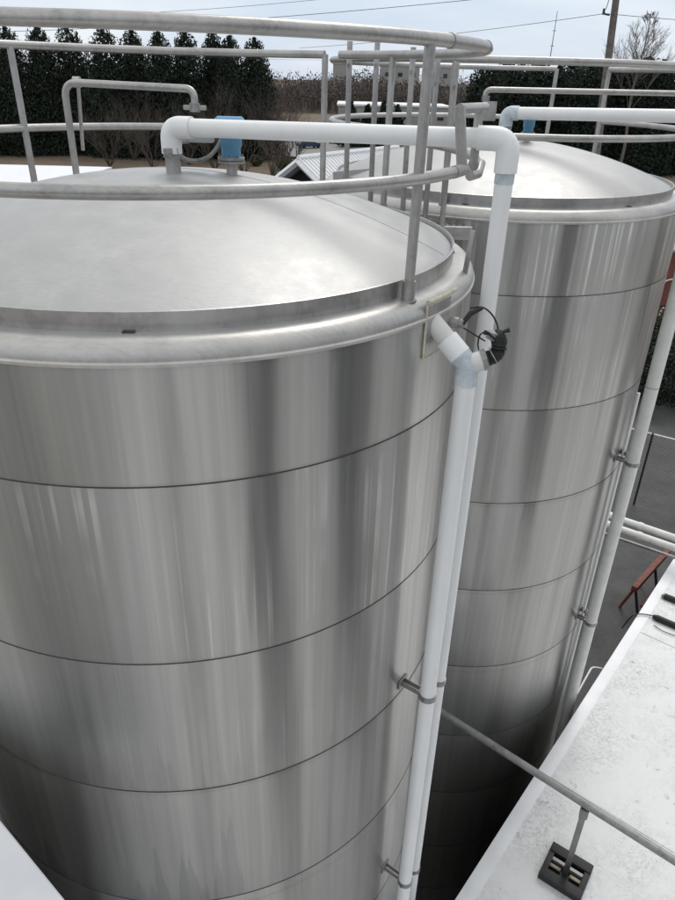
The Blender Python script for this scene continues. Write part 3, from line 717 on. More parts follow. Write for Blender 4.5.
# ------------------------------------------------------------------ the low white roofs
Ad = Vector((.623, .782, 0)); An = Vector((.782, -.623, 0))
rz_ = -7.0
A0 = atz(455, 900, GZ + rz_); A0.z = 0
s0 = (Vector((T1[0], T1[1], 0)) - A0).dot(Ad) - 2.15
RA = [A0 + Ad * s0, A0 + Ad * 13.0, A0 + Ad * 13.0 + An * 14, A0 + Ad * (s0 - 12) + An * 14, A0 + Ad * (s0 - 12) - An * 12, A0 + Ad * s0 - An * 12]
wb = empty('low_white_roofed_building', (A0.x, A0.y, 0)); tag(wb, 'low building with a scuffed white membrane roof at lower right', 'building')
poly = [(p.x, p.y) for p in RA]
bm = BM(); inn = [((p + An * .06 - Ad * .06).x, (p + An * .06 - Ad * .06).y) for p in RA]; prism(bm, inn, 0, GZ + rz_ - .04); bmesh.ops.recalc_face_normals(bm, faces=bm.faces); obj('wall', bm, MT['panel'], wb, smooth=False)
bm = BM(); prism(bm, poly, GZ + rz_ - .036, GZ + rz_); bmesh.ops.recalc_face_normals(bm, faces=bm.faces)
bmesh.ops.bevel(bm, geom=[e for e in bm.edges], offset=.012, segments=2, affect='EDGES')
obj('roof_membrane', bm, MT['membrane'], wb, smooth=False)
for k in (1.9, 5.0, 8.2):
    a = A0 + Ad * k - An * .0; b = a + An * 13.9
    bm = BM(); box(bm, ((a + b) / 2) + Vector((0, 0, GZ + rz_ + .0035)) - An * .0, (13.8, .055, .006), math.atan2(An.y, An.x), .001); obj('lap_seam', bm, MT['membrane'], wb)
bm = BM(); a = A0 + Ad * s0 + An * .075; b = A0 + Ad * 13 + An * .075
box(bm, (a + b) / 2 + Vector((0, 0, GZ + rz_ + .004)), ((b - a).length, .15, .007), math.atan2(Ad.y, Ad.x), .002); obj('edge_flashing', bm, MT['whitemetal'], wb)
# left building, parapet coping at z -3.3
zc = -3.3
B0 = atz(0, 820, GZ + zc); B1 = atz(65, 900, GZ + zc); Bd = (B1 - B0); Bd.z = 0; Bd.normalize(); Bn = Vector((Bd.y, -Bd.x, 0))
if Bn.y > 0: Bn = -Bn
B0.z = 0
lb = empty('parapet_building', (B0.x, B0.y, 0)); tag(lb, 'building edge with white metal coping cutting the lower left corner', 'building')
c0 = B0 - Bd * 9; c1 = B0 + Bd * .62
bm = BM(); w_ = .2
prism(bm, [((c0 ).x, (c0).y), (c1.x, c1.y), ((c1 + Bn * w_).x, (c1 + Bn * w_).y), ((c0 + Bn * w_).x, (c0 + Bn * w_).y)][::1], GZ + zc - .10, GZ + zc)
bmesh.ops.recalc_face_normals(bm, faces=bm.faces)
bmesh.ops.bevel(bm, geom=list(bm.edges), offset=.006, segments=2, affect='EDGES'); obj('coping', bm, MT['whitemetal'], lb, smooth=False)
bm = BM(); o_ = Bn * .03
c1w = c1 - Bd * .75; q = [c0 + o_, c1w + o_, c1w + Bn * 6, c0 + Bn * 6]; prism(bm, [(v.x, v.y) for v in q], GZ + rz_ + .002, GZ + zc - .104); bmesh.ops.recalc_face_normals(bm, faces=bm.faces); obj('wall', bm, MT['wallgrey'], lb, smooth=False)
bm = BM(); q = [c0 + Bn * w_, c1 + Bn * w_, c1 + Bn * 6, c0 + Bn * 6]; prism(bm, [(v.x, v.y) for v in q], GZ + zc - .101, GZ + zc - .05); bmesh.ops.recalc_face_normals(bm, faces=bm.faces)
obj('roof', bm, simple('beige_roof_gravel', (.42, .41, .37), .9, var=.2, vscale=18), lb, smooth=False)

def dummy(name, x, y, r, ztop_, label):  # unseen dark columns added only to darken bands in the steel's reflections
    t = empty(name, (x, y, GZ + rz_)); tag(t, label, 'dummy', 'unseen dark shapes added for the steel to mirror')
    bm = BM(); tube(bm, [(x, y, GZ + rz_), (x, y, GZ + ztop_)], r, 32); obj('dummy_column', bm, MT['dummy'], t)
    bm = BM(); tube(bm, [(x, y, GZ + rz_), (x, y, GZ + rz_ + .25)], r * 1.15, 32); obj('dummy_base', bm, MT['whitemetal'], t)
    bm = BM(); tube(bm, [(x, y, GZ + ztop_ + .15), (x, y, GZ + ztop_ + .4)], [r * 1.35, .05], 32); obj('dummy_cap', bm, MT['dummy'], t)
dummy('reflection_dummy', 5.4, 1.5, .85, 2.5, 'unseen added thick dark stack on the white roof, mirrored in the right side of both tanks')
dummy('reflection_dummy', 2.5, -.9, .56, 2.2, 'unseen added middle sized dark stack mirrored in the centre right of the near tank')
dummy('reflection_dummy', -.15, -1.9, .15, 2.0, 'unseen added thin dark stack mirrored as a narrow dark line in the near tank')

# roof pipe with its support block
sb = atz(565, 874, GZ + rz_)
tp = aty(588, 809, sb.y)
hz = tp.z
pA = atz(441, 712, hz); pB = aty(588, 806, sb.y)
pipe_d = (pB - pA).normalized(); pC = pB + pipe_d * 2.2
mid1 = pB
# far right portion aims at (675,860) in the photo; keep the pipe straight and level-ish
g = atz(675, 861, hz)
rpz = empty('roof_pipe', pB); tag(rpz, 'scaly galvanised pipe running from between the tanks over the white roof', 'pipe')
bm = BM(); e2_ = Vector((-pipe_d.x, -pipe_d.y)).normalized(); o2 = Vector((pA.x - T1[0], pA.y - T1[1])); bq = o2.dot(e2_); dq = bq * bq - (o2.dot(o2) - (S + .004) ** 2)
ext = (-bq - math.sqrt(dq)) if dq > 0 and -bq > 0 else 1.2
tube(bm, [pA - pipe_d * ext, pA.lerp(pB, .5), pB, pB + (g - pB) * 1.6], .038, 16); obj('pipe', bm, MT['galv'], rpz)
rs = empty('pipe_support', sb); tag(rs, 'black rubber block with an upright steel strut holding the roof pipe', 'pipe support')
ra = math.atan2(pipe_d.y, pipe_d.x) + .1
def rbox(bm, c, s, bev=.0): box(bm, sb + Matrix.Rotation(ra, 3, 'Z') @ Vector(c) * 1.18, tuple(q * 1.18 for q in s), ra, bev)
bm = BM()
rbox(bm, (0, -.13, .035), (.36, .09, .07), .012); rbox(bm, (0, .13, .035), (.36, .09, .07), .012)
rbox(bm, (-.155, 0, .03), (.05, .18, .06), .01); rbox(bm, (.155, 0, .03), (.05, .18, .06), .01); rbox(bm, (0, 0, .008), (.3, .2, .014), .002)
obj('rubber_block', bm, MT['black'], rs)
bm = BM(); rbox(bm, (0, .035, .05), (.26, .03, .02), .003); obj('strut_channel', bm, MT['galv'], rs)
for x_ in (-.09, .09):
    bm = BM(); rbox(bm, (x_, -.025, .04), (.105, .035, .02), .006); obj('threaded_rod', bm, MT['brass'], rs)
bm = BM(); L_ = (hz - sb.z); box(bm, sb + Vector((0, 0, L_ / 2)), (.052, .052, L_), ra + .2, .003); obj('post', bm, MT['clamp'], rs)
bm = BM(); box(bm, Vector((sb.x, sb.y, hz - .05)), (.075, .07, .11), ra + .2, .004)
box(bm, Vector((sb.x, sb.y, hz + .043)), (.085, .035, .016), ra, .003); obj('pipe_clamp', bm, MT['clamp'], rs)
# connector cables lying on the roof
def rooft(px, py, up=.02): return atz(px, py, GZ + rz_ + up)
cb = empty('roof_cable', rooft(655, 618)); tag(cb, 'black cable with a fat plug end lying over the white roof edge', 'cable')
bm = BM(); tube(bm, smooth([rooft(622, 628, -.25), rooft(632, 616, .02), rooft(641, 614, .03), rooft(654, 616, .03)]), .009, 10); obj('lead', bm, MT['black'], cb)
bm = BM(); tube(bm, [rooft(653, 616, .04), rooft(657, 618, .04), rooft(690, 632, .04)], [.026, .048, .048], 14); obj('plug', bm, MT['black'], cb)
bm = BM(); tube(bm, smooth([rooft(654, 625, .02), rooft(665, 632, .02), rooft(690, 640, .02)]), .006, 8); obj('cord', bm, MT['black'], cb)
cb2 = empty('roof_plug', rooft(668, 598)); tag(cb2, 'second black plug on the white roof at the right edge of the photo', 'plug')
bm = BM(); tube(bm, [rooft(664, 596, .04), rooft(690, 606, .04)], .048, 14); obj('plug', bm, MT['black'], cb2)
bm = BM(); tube(bm, [rooft(662, 595, .04), rooft(664, 596, .04)], .028, 12); obj('plug_nose', bm, MT['galv'], cb2)

# white bent handrail hoop by the wall
zh = GZ - 7.2
bm = BM(); tube(bm, bendpath([atz(577, 694, zh), atz(592, 667, zh), atz(604, 669, zh), atz(600, 690, zh - .6)], .06, 6), .014, 10)
tag(obj('grab_rail', bm, MT['pvc']), 'small white bent handle bar beside the wall under the roof edge', 'handle')
# electrical can on right pipe lower bracket
# horizontal white pipes at right
for i, (a, b) in enumerate((((602, 513), (675, 538)), ((600, 522), (675, 548)))):
    zz = GZ - 6.6
    A = atz(*a, zz); B = atz(*b, zz); d = (B - A).normalized()
    r0 = empty('cross_pipe', A); tag(r0, ['upper one of two parallel white pipes crossing above the asphalt at right', 'lower one of two parallel white pipes crossing above the asphalt at right'][i], 'pipe', 'parallel white cross pipes')
    bm = BM(); tube(bm, [A - d * .3, B + d * 3], .06, 20); obj('pipe', bm, MT['pvcold'], r0)
    for k in (.12, .62):
        q = A + d * k; bm = BM(); tube(bm, [q, q + d * .07], .069, 20); obj('coupling', bm, MT['pvcold'], r0)
ps = empty('pipe_rack', atz(640, 540, GZ - 6.7)); tag(ps, 'thin steel channel under the two white cross pipes', 'pipe rack')
A = atz(600, 532, GZ - 6.78); B = atz(700, 566, GZ - 6.78)
bm = BM(); box(bm, (A + B) / 2, ((B - A).length, .04, .04), math.atan2((B - A).y, (B - A).x), .003); obj('channel', bm, MT['galv'], ps)

# red steel frame on the asphalt
rf = empty('red_steel_frame', atz(648, 590, .0)); tag(rf, 'rust red slanted steel frame standing on the dark asphalt near the roof edge', 'steel frame')
zt3 = .75
a, b = atz(634, 589, zt3), atz(668, 551, zt3)
bm = BM(); box(bm, (a + b) / 2, ((b - a).length, .13, .13), math.atan2((b - a).y, (b - a).x), .004); obj('top_beam', bm, MT['red'], rf)
nrm = Vector((-(b - a).y, (b - a).x, 0)).normalized()
for k in (.04, .6):
    for s_ in (-1, 1):
        q = a.lerp(b, k); f_ = q + nrm * .22 * s_; f_.z = .02
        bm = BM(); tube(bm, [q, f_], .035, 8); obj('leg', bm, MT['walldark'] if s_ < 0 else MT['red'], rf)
a2, b2_ = a.lerp(b, .05) - nrm * .25, b - nrm * .25; a2.z = b2_.z = .3
bm = BM(); tube(bm, [a2, b2_], .04, 8); obj('lower_rail', bm, MT['red'], rf)
# yard joint lines
# ------------------------------------------------------------------ chain link fence
fb = Vector((7.75 * K, 15.2 * K, 0)); fd = Vector((.85, -.53, 0)).normalized(); fh = 2.4
cf = empty('chain_link_fence', fb); tag(cf, 'chain link fence with a pale top rail across the yard at right', 'fence')
bm = BM(); tube(bm, [fb - fd * 9 + Vector((0, 0, fh)), fb + fd * 12 + Vector((0, 0, fh))], .025, 10); obj('top_rail', bm, MT['pvcold'], cf)
for k in range(-3, 5):
    q = fb + fd * (k * 2.6); bm = BM(); tube(bm, [q, q + Vector((0, 0, fh + .03))], .03, 10); obj('post', bm, MT['walldark'], cf)
bm = BM()
step = .11; L0, L1 = -3.0, 6.0; nst = int((L1 - L0) / step)
for i in range(-int(fh / step), nst):
    for sgn in (1, -1):
        s0 = L0 + i * step; pts = []
        za, zb2 = 0.03, fh - .03
        xa, xb = (s0, s0 + (fh)) if sgn > 0 else (s0 + fh, s0)
        A = fb + fd * xa + Vector((0, 0, za)); B = fb + fd * xb + Vector((0, 0, zb2))
        dd = (B - A).normalized(); nn = Vector((-fd.y, fd.x, 0)) * .0035; up = dd.cross(nn).normalized() * .0035
        vs = [bm.verts.new(A + q) for q in (nn, up, -nn, -up)] + [bm.verts.new(B + q) for q in (nn, up, -nn, -up)]
        for k in range(4): bm.faces.new((vs[k], vs[(k + 1) % 4], vs[4 + (k + 1) % 4], vs[4 + k]))
obj('wire_mesh', bm, MT['chain'], cf, smooth=False)

# ------------------------------------------------------------------ red building with conduits behind
rb0 = Vector((13.2 * K, 29.5 * K, 0)); ztopb = aty(674, 252, 29.5 * K).z
rbd = empty('red_building', rb0); tag(rbd, 'brick red building glimpsed behind the farther tank at the right edge', 'building')
bm = BM(); box(bm, (rb0.x + 7, rb0.y + 3, ztopb / 2), (14, 6, ztopb)); obj('wall', bm, MT['redwall'], rbd, smooth=False)
bm = BM(); box(bm, (rb0.x + 7, rb0.y + 3, ztopb + .06), (14.3, 6.3, .12)); obj('roof_edge', bm, MT['wallgrey'], rbd, smooth=False)
for x_, y_, h_ in ((669, 285, 18), (666, 312, 14), (658, 335, 10)):
    A = aty(x_, y_, 29.5 * K - .15)
    bm = BM(); tube(bm, bendpath([A + Vector((-.35, 0, -h_ * .04)), A + Vector((-.25, 0, .2)), A + Vector((.3, 0, .35))], .15, 5), .04, 8); obj('conduit', bm, MT['pvcold'], rbd)
bm = BM(); box(bm, (rb0.x + 3.0, rb0.y - .02, 1.1), (1.0, .08, 2.2)); obj('door', bm, MT['wallgrey'], rbd, smooth=False)

# ------------------------------------------------------------------ foliage generators
def leaves(bm, pts, size, rnd, el=1.0):
    for p in pts:
        s = size * rnd.uniform(.6, 1.4)
        a = Vector([rnd.gauss(0, 1) for _ in range(3)]).normalized(); b = a.orthogonal().normalized(); c = a.cross(b)
        th = rnd.uniform(0, 6.28); u = (b * math.cos(th) + c * math.sin(th)); w = a.cross(u)
        u = u * s; w = w * s * .6; u.z *= el
        p = Vector(p)
        bm.faces.new([bm.verts.new(p - u), bm.verts.new(p - w), bm.verts.new(p + u), bm.verts.new(p + w)])
def cedar(x, y, h, w, seed, n=5200, mat='cedar', name='cedar_tree', label='', cat='tree', group=None, el=1.4, size=.26, taper=.8):
    rnd = random.Random(seed)
    t = empty(name, (x, y, 0)); tag(t, label, cat, group)
    bm = BM(); tube(bm, [(x, y, 0), (x + .1, y, h * .5), (x, y, h * .97)], [h * .018, h * .011, .02], 8); obj('trunk', bm, MT['bark'], t)
    pts = []
    ox = rnd.uniform(0, 99)
    for k in range(n):
        f = 1 - (rnd.random() ** .62); a = rnd.uniform(0, 6.283)
        z = .2 + f * (h - .2)
        lump = noise.noise(Vector((math.cos(a) * 1.3 + ox, math.sin(a) * 1.3, z * .55))) * .42 + noise.noise(Vector((math.cos(a) * 3 + ox, math.sin(a) * 3, z * 1.7))) * .30
        rr = w / 2 * (1 - f) ** taper * (1 + lump) * rnd.random() ** .28
        pts.append((x + rr * math.cos(a), y + rr * math.sin(a), z + rr * .18 * rnd.uniform(-1, .6)))
    for k in range(int(n * .02)):
        pts.append((x + rnd.gauss(0, .12), y + rnd.gauss(0, .12), h * (1 - .06 * rnd.random() ** 1.5)))
    core = []
    for k in range(int(n * .16)):
        f = 1 - (rnd.random() ** .6); a = rnd.uniform(0, 6.283); rr = w / 2 * (1 - f) ** taper * .72 * rnd.random() ** .5
        core.append((x + rr * math.cos(a), y + rr * math.sin(a), .3 + f * (h * .97 - .3)))
    bm = BM(); leaves(bm, pts, size, rnd, el); leaves(bm, core, size * 2.6, rnd, 1.0); obj('crown', bm, MT[mat], t, smooth=False)
    return t
# cedar row along the upper left
tops = [(4, 27), (36, 26), (66, 26), (102, 28), (131, 30), (158, 32), (184, 31), (212, 32), (229, 36), (254, 38), (-30, 27)]
pos = ['leftmost tall dark cedar, cut by the left edge of the photo', 'tall dark cedar, second from the left edge behind the near tank', 'dark cedar above the left corner of the hooked steel pipe', 'tall dark cedar right of the hooked pipe corner',
       'slim dark cedar above the middle of the hooked pipe', 'dark cedar behind the downward bend of the hooked pipe', 'dark cedar standing above the white pipe elbow', 'dark cedar with a ragged top above the blue instrument', 'short dark cedar left of the last one in the row', 'last dark cedar at the right end of the tall row', 'dark cedar beyond the left edge of the frame']
for i, (px_, py_) in enumerate(tops):
    Y = 112 + (i * 37 % 5) - 2
    tpt = aty(px_, py_, Y); w = (8.2, 7.4, 8.4, 8.6, 7.4, 6.6, 8.0, 6.6, 6.0, 7.4, 9)[i]
    cedar(tpt.x, Y, tpt.z, w, 100 + i, n=13000, label=pos[i], group='row of tall cedars', size=.15, taper=.36)
# lower dark evergreens filling behind
rnd = random.Random(5)
# pines at right: a line of separate dense trees
def pine_label(px): return None
pr = [(488, 66, 92), (505, 61, 100), (523, 64, 94), (541, 60, 103), (560, 66, 95), (577, 59, 101), (592, 65, 92), (606, 60, 99), (622, 66, 94), (636, 63, 102), (650, 57, 96), (664, 60, 91), (682, 62, 98), (700, 60, 93)]
plab = ['evergreen at the left end of the dark wood, above the grey switch box', 'evergreen with a small spire behind the top rail right of the near railing', 'evergreen behind the farther blue instrument',
        'evergreen behind the left railing gap post of the farther tank, topped by a spike', 'evergreen directly right of the corner post of the farther railing', 'evergreen with a pointed spire just left of the utility pole', 'evergreen immediately left of the utility pole base', 'evergreen behind the utility pole',
        'evergreen right of the utility pole under the bare tree', 'evergreen under the bare leafless tree', 'lumpy pine top poking above the rail right of the bare tree', 'small pointed evergreen near the right edge of the photo', 'evergreen at the right edge of the photo', 'evergreen beyond the right edge']
for i, (px_, py_, Y) in enumerate(pr):
    Y *= K
    tpt = aty(px_, py_, Y)
    cedar(tpt.x, Y, tpt.z, 8.6, 300 + i, n=13000, mat='pine', name='evergreen_tree', label=plab[i], group='dark evergreens beyond the farther tank', size=.17, el=1.0, taper=.33)
# bare shrubs before the cedars
def bare(x, y, h, spread, seed, name, label, group=None, stems=7, depth=4, r0=.05, mat='twig', cat='shrub', up=.55):
    rnd = random.Random(seed); t = empty(name, (x, y, 0)); tag(t, label, cat, group)
    bmt = BM(); bmc = BM()
    def grow(p, d, L, r, k, bm):
        q = p + d * L; mid = p.lerp(q, .5) + Vector([rnd.gauss(0, L * .04) for _ in range(3)])
        tube(bm, [p, mid, q], [r, r * .8, r * .6], 4 if r < .03 else 6, cap=False)
        if k == 0: return
        for _ in range(rnd.choice((2, 3, 3) if k > 1 else (2, 3))):
            nd = (d + Vector([rnd.gauss(0, .38), rnd.gauss(0, .38), rnd.gauss(.12, .22)])).normalized()
            grow(p.lerp(q, rnd.uniform(.55, 1)), nd, L * rnd.uniform(.55, .8), r * .55, k - 1, bmc)
    for s in range(stems):
        a = rnd.uniform(0, 6.28); lean = spread * rnd.uniform(.1, 1)
        d = Vector((math.cos(a) * lean, math.sin(a) * lean, 1)).normalized()
        grow(Vector((x + .1 * math.cos(a), y + .1 * math.sin(a), 0)), d, h * .42, r0, depth, bmt)
    obj('trunk', bmt, MT['bark'] if mat == 'bark' else MT[mat], t, smooth=False); obj('crown', bmc, MT[mat], t, smooth=False)
    return t
bs = [(108, 152, 84, 6.5), (152, 150, 82, 6), (188, 146, 88, 7), (214, 150, 84, 6.5), (243, 146, 80, 6.5), (272, 146, 78, 6.5), (293, 143, 83, 7), (132, 140, 91, 8), (226, 136, 92, 9), (262, 134, 93, 9), (285, 130, 95, 8)]
bl = ['leafless spreading shrub at the left end of the bare shrubs, on brown grass', 'leafless shrub left of the white pipe elbow', 'leafless shrub behind the pale junction box', 'leafless shrub just left of the blue instrument', 'leafless shrub just right of the blue instrument',
      'fan shaped leafless shrub above the drive, left of the gabled roof', 'leafless shrub just left of the parked blue car', 'taller leafless shrub against the cedars behind the hooked pipe', 'tall leafless thicket under the last cedars', 'tall leafless thicket right of the last cedar', 'tall leafless thicket nearest the far bare wood']
for i, (px_, py_, Y, h) in enumerate(bs):
    Y *= K; q = aty(px_, py_, Y); bare(q.x, Y, h * K, .85, 40 + i, 'bare_shrub', bl[i], 'leafless shrubs before the cedars', stems=13, depth=4, r0=.055)
q = aty(640, 62, 103)
bt = empty('bare_tree', (q.x, 103, 0)); tag(bt, 'leafless tree standing alone against the sky right of the utility pole', 'tree')
rnd = random.Random(21); bmt = BM(); bmc = BM(); HT = aty(640, 13, 103).z
trunk_pts = [Vector((q.x + .25 * math.sin(k * .9), 103, HT * k / 10)) for k in range(11)]
tube(bmt, trunk_pts, [.26 - .021 * k for k in range(11)], 8); obj('trunk', bmt, MT['bark'], bt)
def limb(p, d, L, r, k):
    e = p + d * L; m_ = p.lerp(e, .5) + Vector([rnd.gauss(0, L * .05) for _ in range(3)])
    tube(bmc, [p, m_, e], [r, r * .8, r * .6], 4, cap=False)
    if k == 0: return
    for _ in range(4):
        nd = (d + Vector([rnd.gauss(0, .4), rnd.gauss(0, .4), rnd.gauss(.22, .2)])).normalized(); limb(p.lerp(e, rnd.uniform(.3, 1)), nd, L * rnd.uniform(.45, .7), max(.012, r * .6), k - 1)
for k in range(26):
    f = rnd.uniform(.38, .97); a = rnd.uniform(0, 6.28); p = Vector((q.x, 103, HT * f))
    limb(p, Vector((math.cos(a) * .62, math.sin(a) * .62, 1)).normalized(), (1.05 - f) * HT * .42, .036, 3)
obj('crown', bmc, MT['bark'], bt, smooth=False)
# rounded clipped shrubs by the drive
for i, (px_, py_, w) in enumerate(((292, 168, 3.2), (284, 170, 2.2), (256, 166, 1.8))):
    q = atz(px_, py_, 0); rnd = random.Random(70 + i)
    bm = BM(); pts = []
    for _ in range(1500):
        v = Vector([rnd.gauss(0, 1) for _ in range(3)]).normalized() * rnd.uniform(.75, 1.05); pts.append((q.x + v.x * w / 2, q.y + v.y * w / 2, .75 + v.z * .7))
    leaves(bm, pts, .11, rnd); tag(obj('green_shrub', bm, MT['shrub'], smooth=False), ['widest green bush beside the drive left of the gabled roof', 'smaller green bush touching the left of the widest one', 'low green bush below the blue instrument'][i], 'bush', 'green bushes beside the drive')
# shrubs behind the fence at right
for i, (x, y, w, h) in enumerate(((13.1, 25.7, 3, 2.4), (15.6, 24.5, 3.3, 2.7), (14.6, 28.6, 3.5, 3.0), (11.7, 28, 2.8, 2.2))):
    rnd = random.Random(90 + i); bm = BM(); pts = []
    for _ in range(3800):
        v = Vector([rnd.gauss(0, 1) for _ in range(3)]).normalized() * rnd.uniform(.6, 1.08); pts.append((x + v.x * w / 2, y + v.y * w / 2, max(.05, h / 2 + v.z * h / 2)))
    leaves(bm, pts, .075, rnd); tag(obj('evergreen_bush', bm, MT['cedar'], smooth=False), ['dark bush just behind the chain link fence', 'dark bush behind the fence at the right edge', 'taller dark bush against the red building', 'dark bush half hidden by the farther tank'][i], 'bush', 'dark bushes behind the chain link fence')
# small conifers seen among railing bars at mid distance
for i, px_ in enumerate((352, 368, 384, 398)):
    Y = 138 + i * 2; q = aty(px_, 102 + (i % 2) * 3, Y)
    cedar(q.x, Y, q.z, 4.6, 500 + i, n=1600, mat='pine', name='small_conifer', label=['small conifer by the white roofs, behind the leftmost landing bar', 'small conifer between the two leftmost landing bars', 'small conifer right of the second landing bar', 'small conifer nearest the near railing post'][i], group='small conifers before the white roofs', size=.26)
# bare woodland mass
rnd = random.Random(3); bm = BM()
def stem(x, y, z, h, w):
    tube(bm, [(x, y, z), (x + rnd.uniform(-.3, .3), y, z + h)], [w, w * .4], 3, cap=False)
for i in range(9000):
    y = 262 + 100 * rnd.random() ** 1.3; x = rnd.uniform(-.33, .55) * y
    z = 0 if y < 304 else min(8, (y - 300) * .09)
    top = 9.6 + (y * .0)
    h = rnd.uniform(6, 10.5) if y < 290 else rnd.uniform(5, 8)
    h *= 1 + .55 * noise.noise(Vector((x * .06, y * .03, 3)))
    stem(x, y, z, h * rnd.uniform(.6, 1.12), .07)
    for k in range(9):
        p = Vector((x + rnd.gauss(0, 1.1), y + rnd.gauss(0, .6), z + h * min(1.1, .45 + abs(rnd.gauss(0, .3)))))
        leaves(bm, [p], .36, rnd, 1.4)
tag(obj('bare_woodland', bm, MT['wooded'], smooth=False), 'grey brown leafless wood stretching across the far distance', 'woodland', kind='stuff')

# ------------------------------------------------------------------ distant buildings
def flatbuilding(name, x0, x1, y, z0, z1, label, wallm, nwin=0, depth=15, group=None, roofm=None):
    t = empty(name, ((x0 + x1) / 2, y, z0)); tag(t, label, 'building', group)
    bm = BM(); box(bm, ((x0 + x1) / 2, y + depth / 2, (z0 + z1) / 2), (x1 - x0, depth, z1 - z0)); obj('wall', bm, wallm, t, smooth=False)
    bm = BM(); box(bm, ((x0 + x1) / 2, y + depth / 2, z1 + .2), (x1 - x0 + .6, depth + .6, .4)); obj('roof', bm, roofm or MT['trimwhite'], t, smooth=False)
    for k in range(nwin):
        bm = BM(); x = x0 + (x1 - x0) * (k + .5) / nwin; box(bm, (x, y - .03, (z0 + z1) / 2), ((x1 - x0) / nwin * .35, .1, (z1 - z0) * .22)); obj('window', bm, MT['glass'], t, smooth=False)
    return t
pale = simple('pale_far_wall', (.34, .33, .31), .8)
a = aty(333, 73, 345); b = aty(347, 64, 345); flatbuilding('distant_building', a.x, b.x, 345, a.z - 4, b.z, 'small pale building on the skyline, leftmost between the railing posts', pale, 0, group='pale buildings on the skyline')
a = aty(381, 73, 345); b = aty(420, 66, 345); flatbuilding('distant_building', a.x, b.x, 345, a.z - 4, b.z, 'long pale building on the skyline behind the near railing post', pale, 3, group='pale buildings on the skyline')
a = aty(428, 74, 305); b = aty(452, 66, 305); flatbuilding('distant_building', a.x, b.x, 305, a.z - 4, b.z, 'pale building on the skyline just left of the gate bar', pale, 2, group='pale buildings on the skyline')
a = aty(338, 115, 175); b = aty(392, 107, 175); flatbuilding('white_shed', a.x, b.x, 175, 0, b.z, 'long white shed roof beyond the small conifers', MT['wallgrey'], 4, group='white sheds beyond the drive', depth=20)
a = aty(398, 112, 198); b = aty(450, 108, 198); flatbuilding('white_shed', a.x, b.x, 198, 0, b.z, 'white shed farther right, behind the gate bar', MT['wallgrey'], 3, group='white sheds beyond the drive', depth=20)
# left white flat roofed building
t = empty('flat_white_building', (-14, 26, 0)); tag(t, 'low flat white roof showing left of the near dome below the brown grass', 'building')
zr = GZ - 3.5
a = atz(-60, 163, zr); b = atz(112, 167, zr); c_ = atz(112, 200, zr); d_2 = atz(-60, 200, zr)
q = [(a.x, a.y), (b.x, b.y), (b.x - .5, 12), (a.x, 12)]
bm = BM(); prism(bm, q[::-1], zr - .3, zr); obj('roof', bm, MT['whitemetal'], t, smooth=False)
bm = BM(); prism(bm, [(a.x + .2, a.y - .2), (b.x - .2, b.y - .2), (b.x - .7, 12.2), (a.x + .2, 12.2)][::-1], 0, zr - .302); obj('wall', bm, MT['wallgrey'], t, smooth=False)

# gabled building with standing seam roof
gb = empty('gabled_building', (-.5, 26, 0)); tag(gb, 'gabled building with a white standing seam roof behind the near dome', 'building')
Yg = 24.0
pk = aty(298.5, 158.5, Yg); lf = aty(276, 178, Yg); 
slope = (pk.z - lf.z) / (pk.x - lf.x)
wR = 4.2
rt = Vector((pk.x + wR, Yg, pk.z - slope * wR)); wl_ = 1.3; lt = Vector((pk.x - wl_ * 1, Yg, pk.z - slope * wl_))
back = aty(398, 147.5, 1); 
# ridge direction: from pk toward a point seen at (398,147.5); same height
rd = ray(398, 147.5); tt = (pk.z - GZ) / rd.z; rk = Vector((0, 0, GZ)) + rd * tt; dv = (rk - pk); dv.z = 0
dv = dv.normalized() * min(dv.length, 16)
sidev = Vector((dv.y, -dv.x, 0)).normalized()          # to the right of the ridge
def sl(p, w): return p + sidev * w + Vector((0, 0, -slope * abs(w) * 0.8))
bm = BM(); th = Vector((0, 0, -.12))
for w in (wR, -2.6):
    a, b, c_, d_3 = pk, pk + dv, sl(pk + dv, w), sl(pk, w)
    top = [bm.verts.new(v) for v in (a, b, c_, d_3)]; bot = [bm.verts.new(v + th) for v in (a, b, c_, d_3)]
    bm.faces.new(top); bm.faces.new(bot[::-1])
    for k in range(4): bm.faces.new((top[k], top[(k + 1) % 4], bot[(k + 1) % 4], bot[k]))
bmesh.ops.recalc_face_normals(bm, faces=bm.faces)
rf_ = obj('roof', bm, MT['trimwhite'], gb, smooth=False)
bm = BM(); nS = 34
for k in range(nS):
    q = pk + dv * (k / (nS - 1)); 
    for w in (wR, -2.6): tube(bm, [q + Vector((0, 0, .02)), sl(q, w) + Vector((0, 0, .02))], .028, 4)
tube(bm, [pk + Vector((0, 0, .03)), pk + dv + Vector((0, 0, .03))], .08, 6)
obj('roof_rib', bm, MT['trimwhite'], rf_, smooth=False)
bm = BM()
for w in (wR, -2.6): tube(bm, [pk + Vector((0, 0, -.1)) - dv.normalized() * .05, sl(pk, w) + Vector((0, 0, -.1)) - dv.normalized() * .05], .1, 4)
obj('bargeboard', bm, MT['trimwhite'], gb, smooth=False)
bm = BM(); g0 = pk + dv.normalized() * .6 + th * 1.6
pg = [g0, sl(g0, wR * .93), sl(g0, wR * .93), sl(g0, -2.4), sl(g0, -2.4)]
pg[2] = pg[1].copy(); pg[2].z = 0; pg[4] = pg[3].copy(); pg[4].z = 0
v0 = [bm.verts.new(p) for p in (pg[0], pg[1], pg[2], pg[4], pg[3])]; v1 = [bm.verts.new(p + dv * .93) for p in (pg[0], pg[1], pg[2], pg[4], pg[3])]
bm.faces.new(v0[::-1]); bm.faces.new(v1)
for k in range(5): bm.faces.new((v0[k], v0[(k + 1) % 5], v1[(k + 1) % 5], v1[k]))
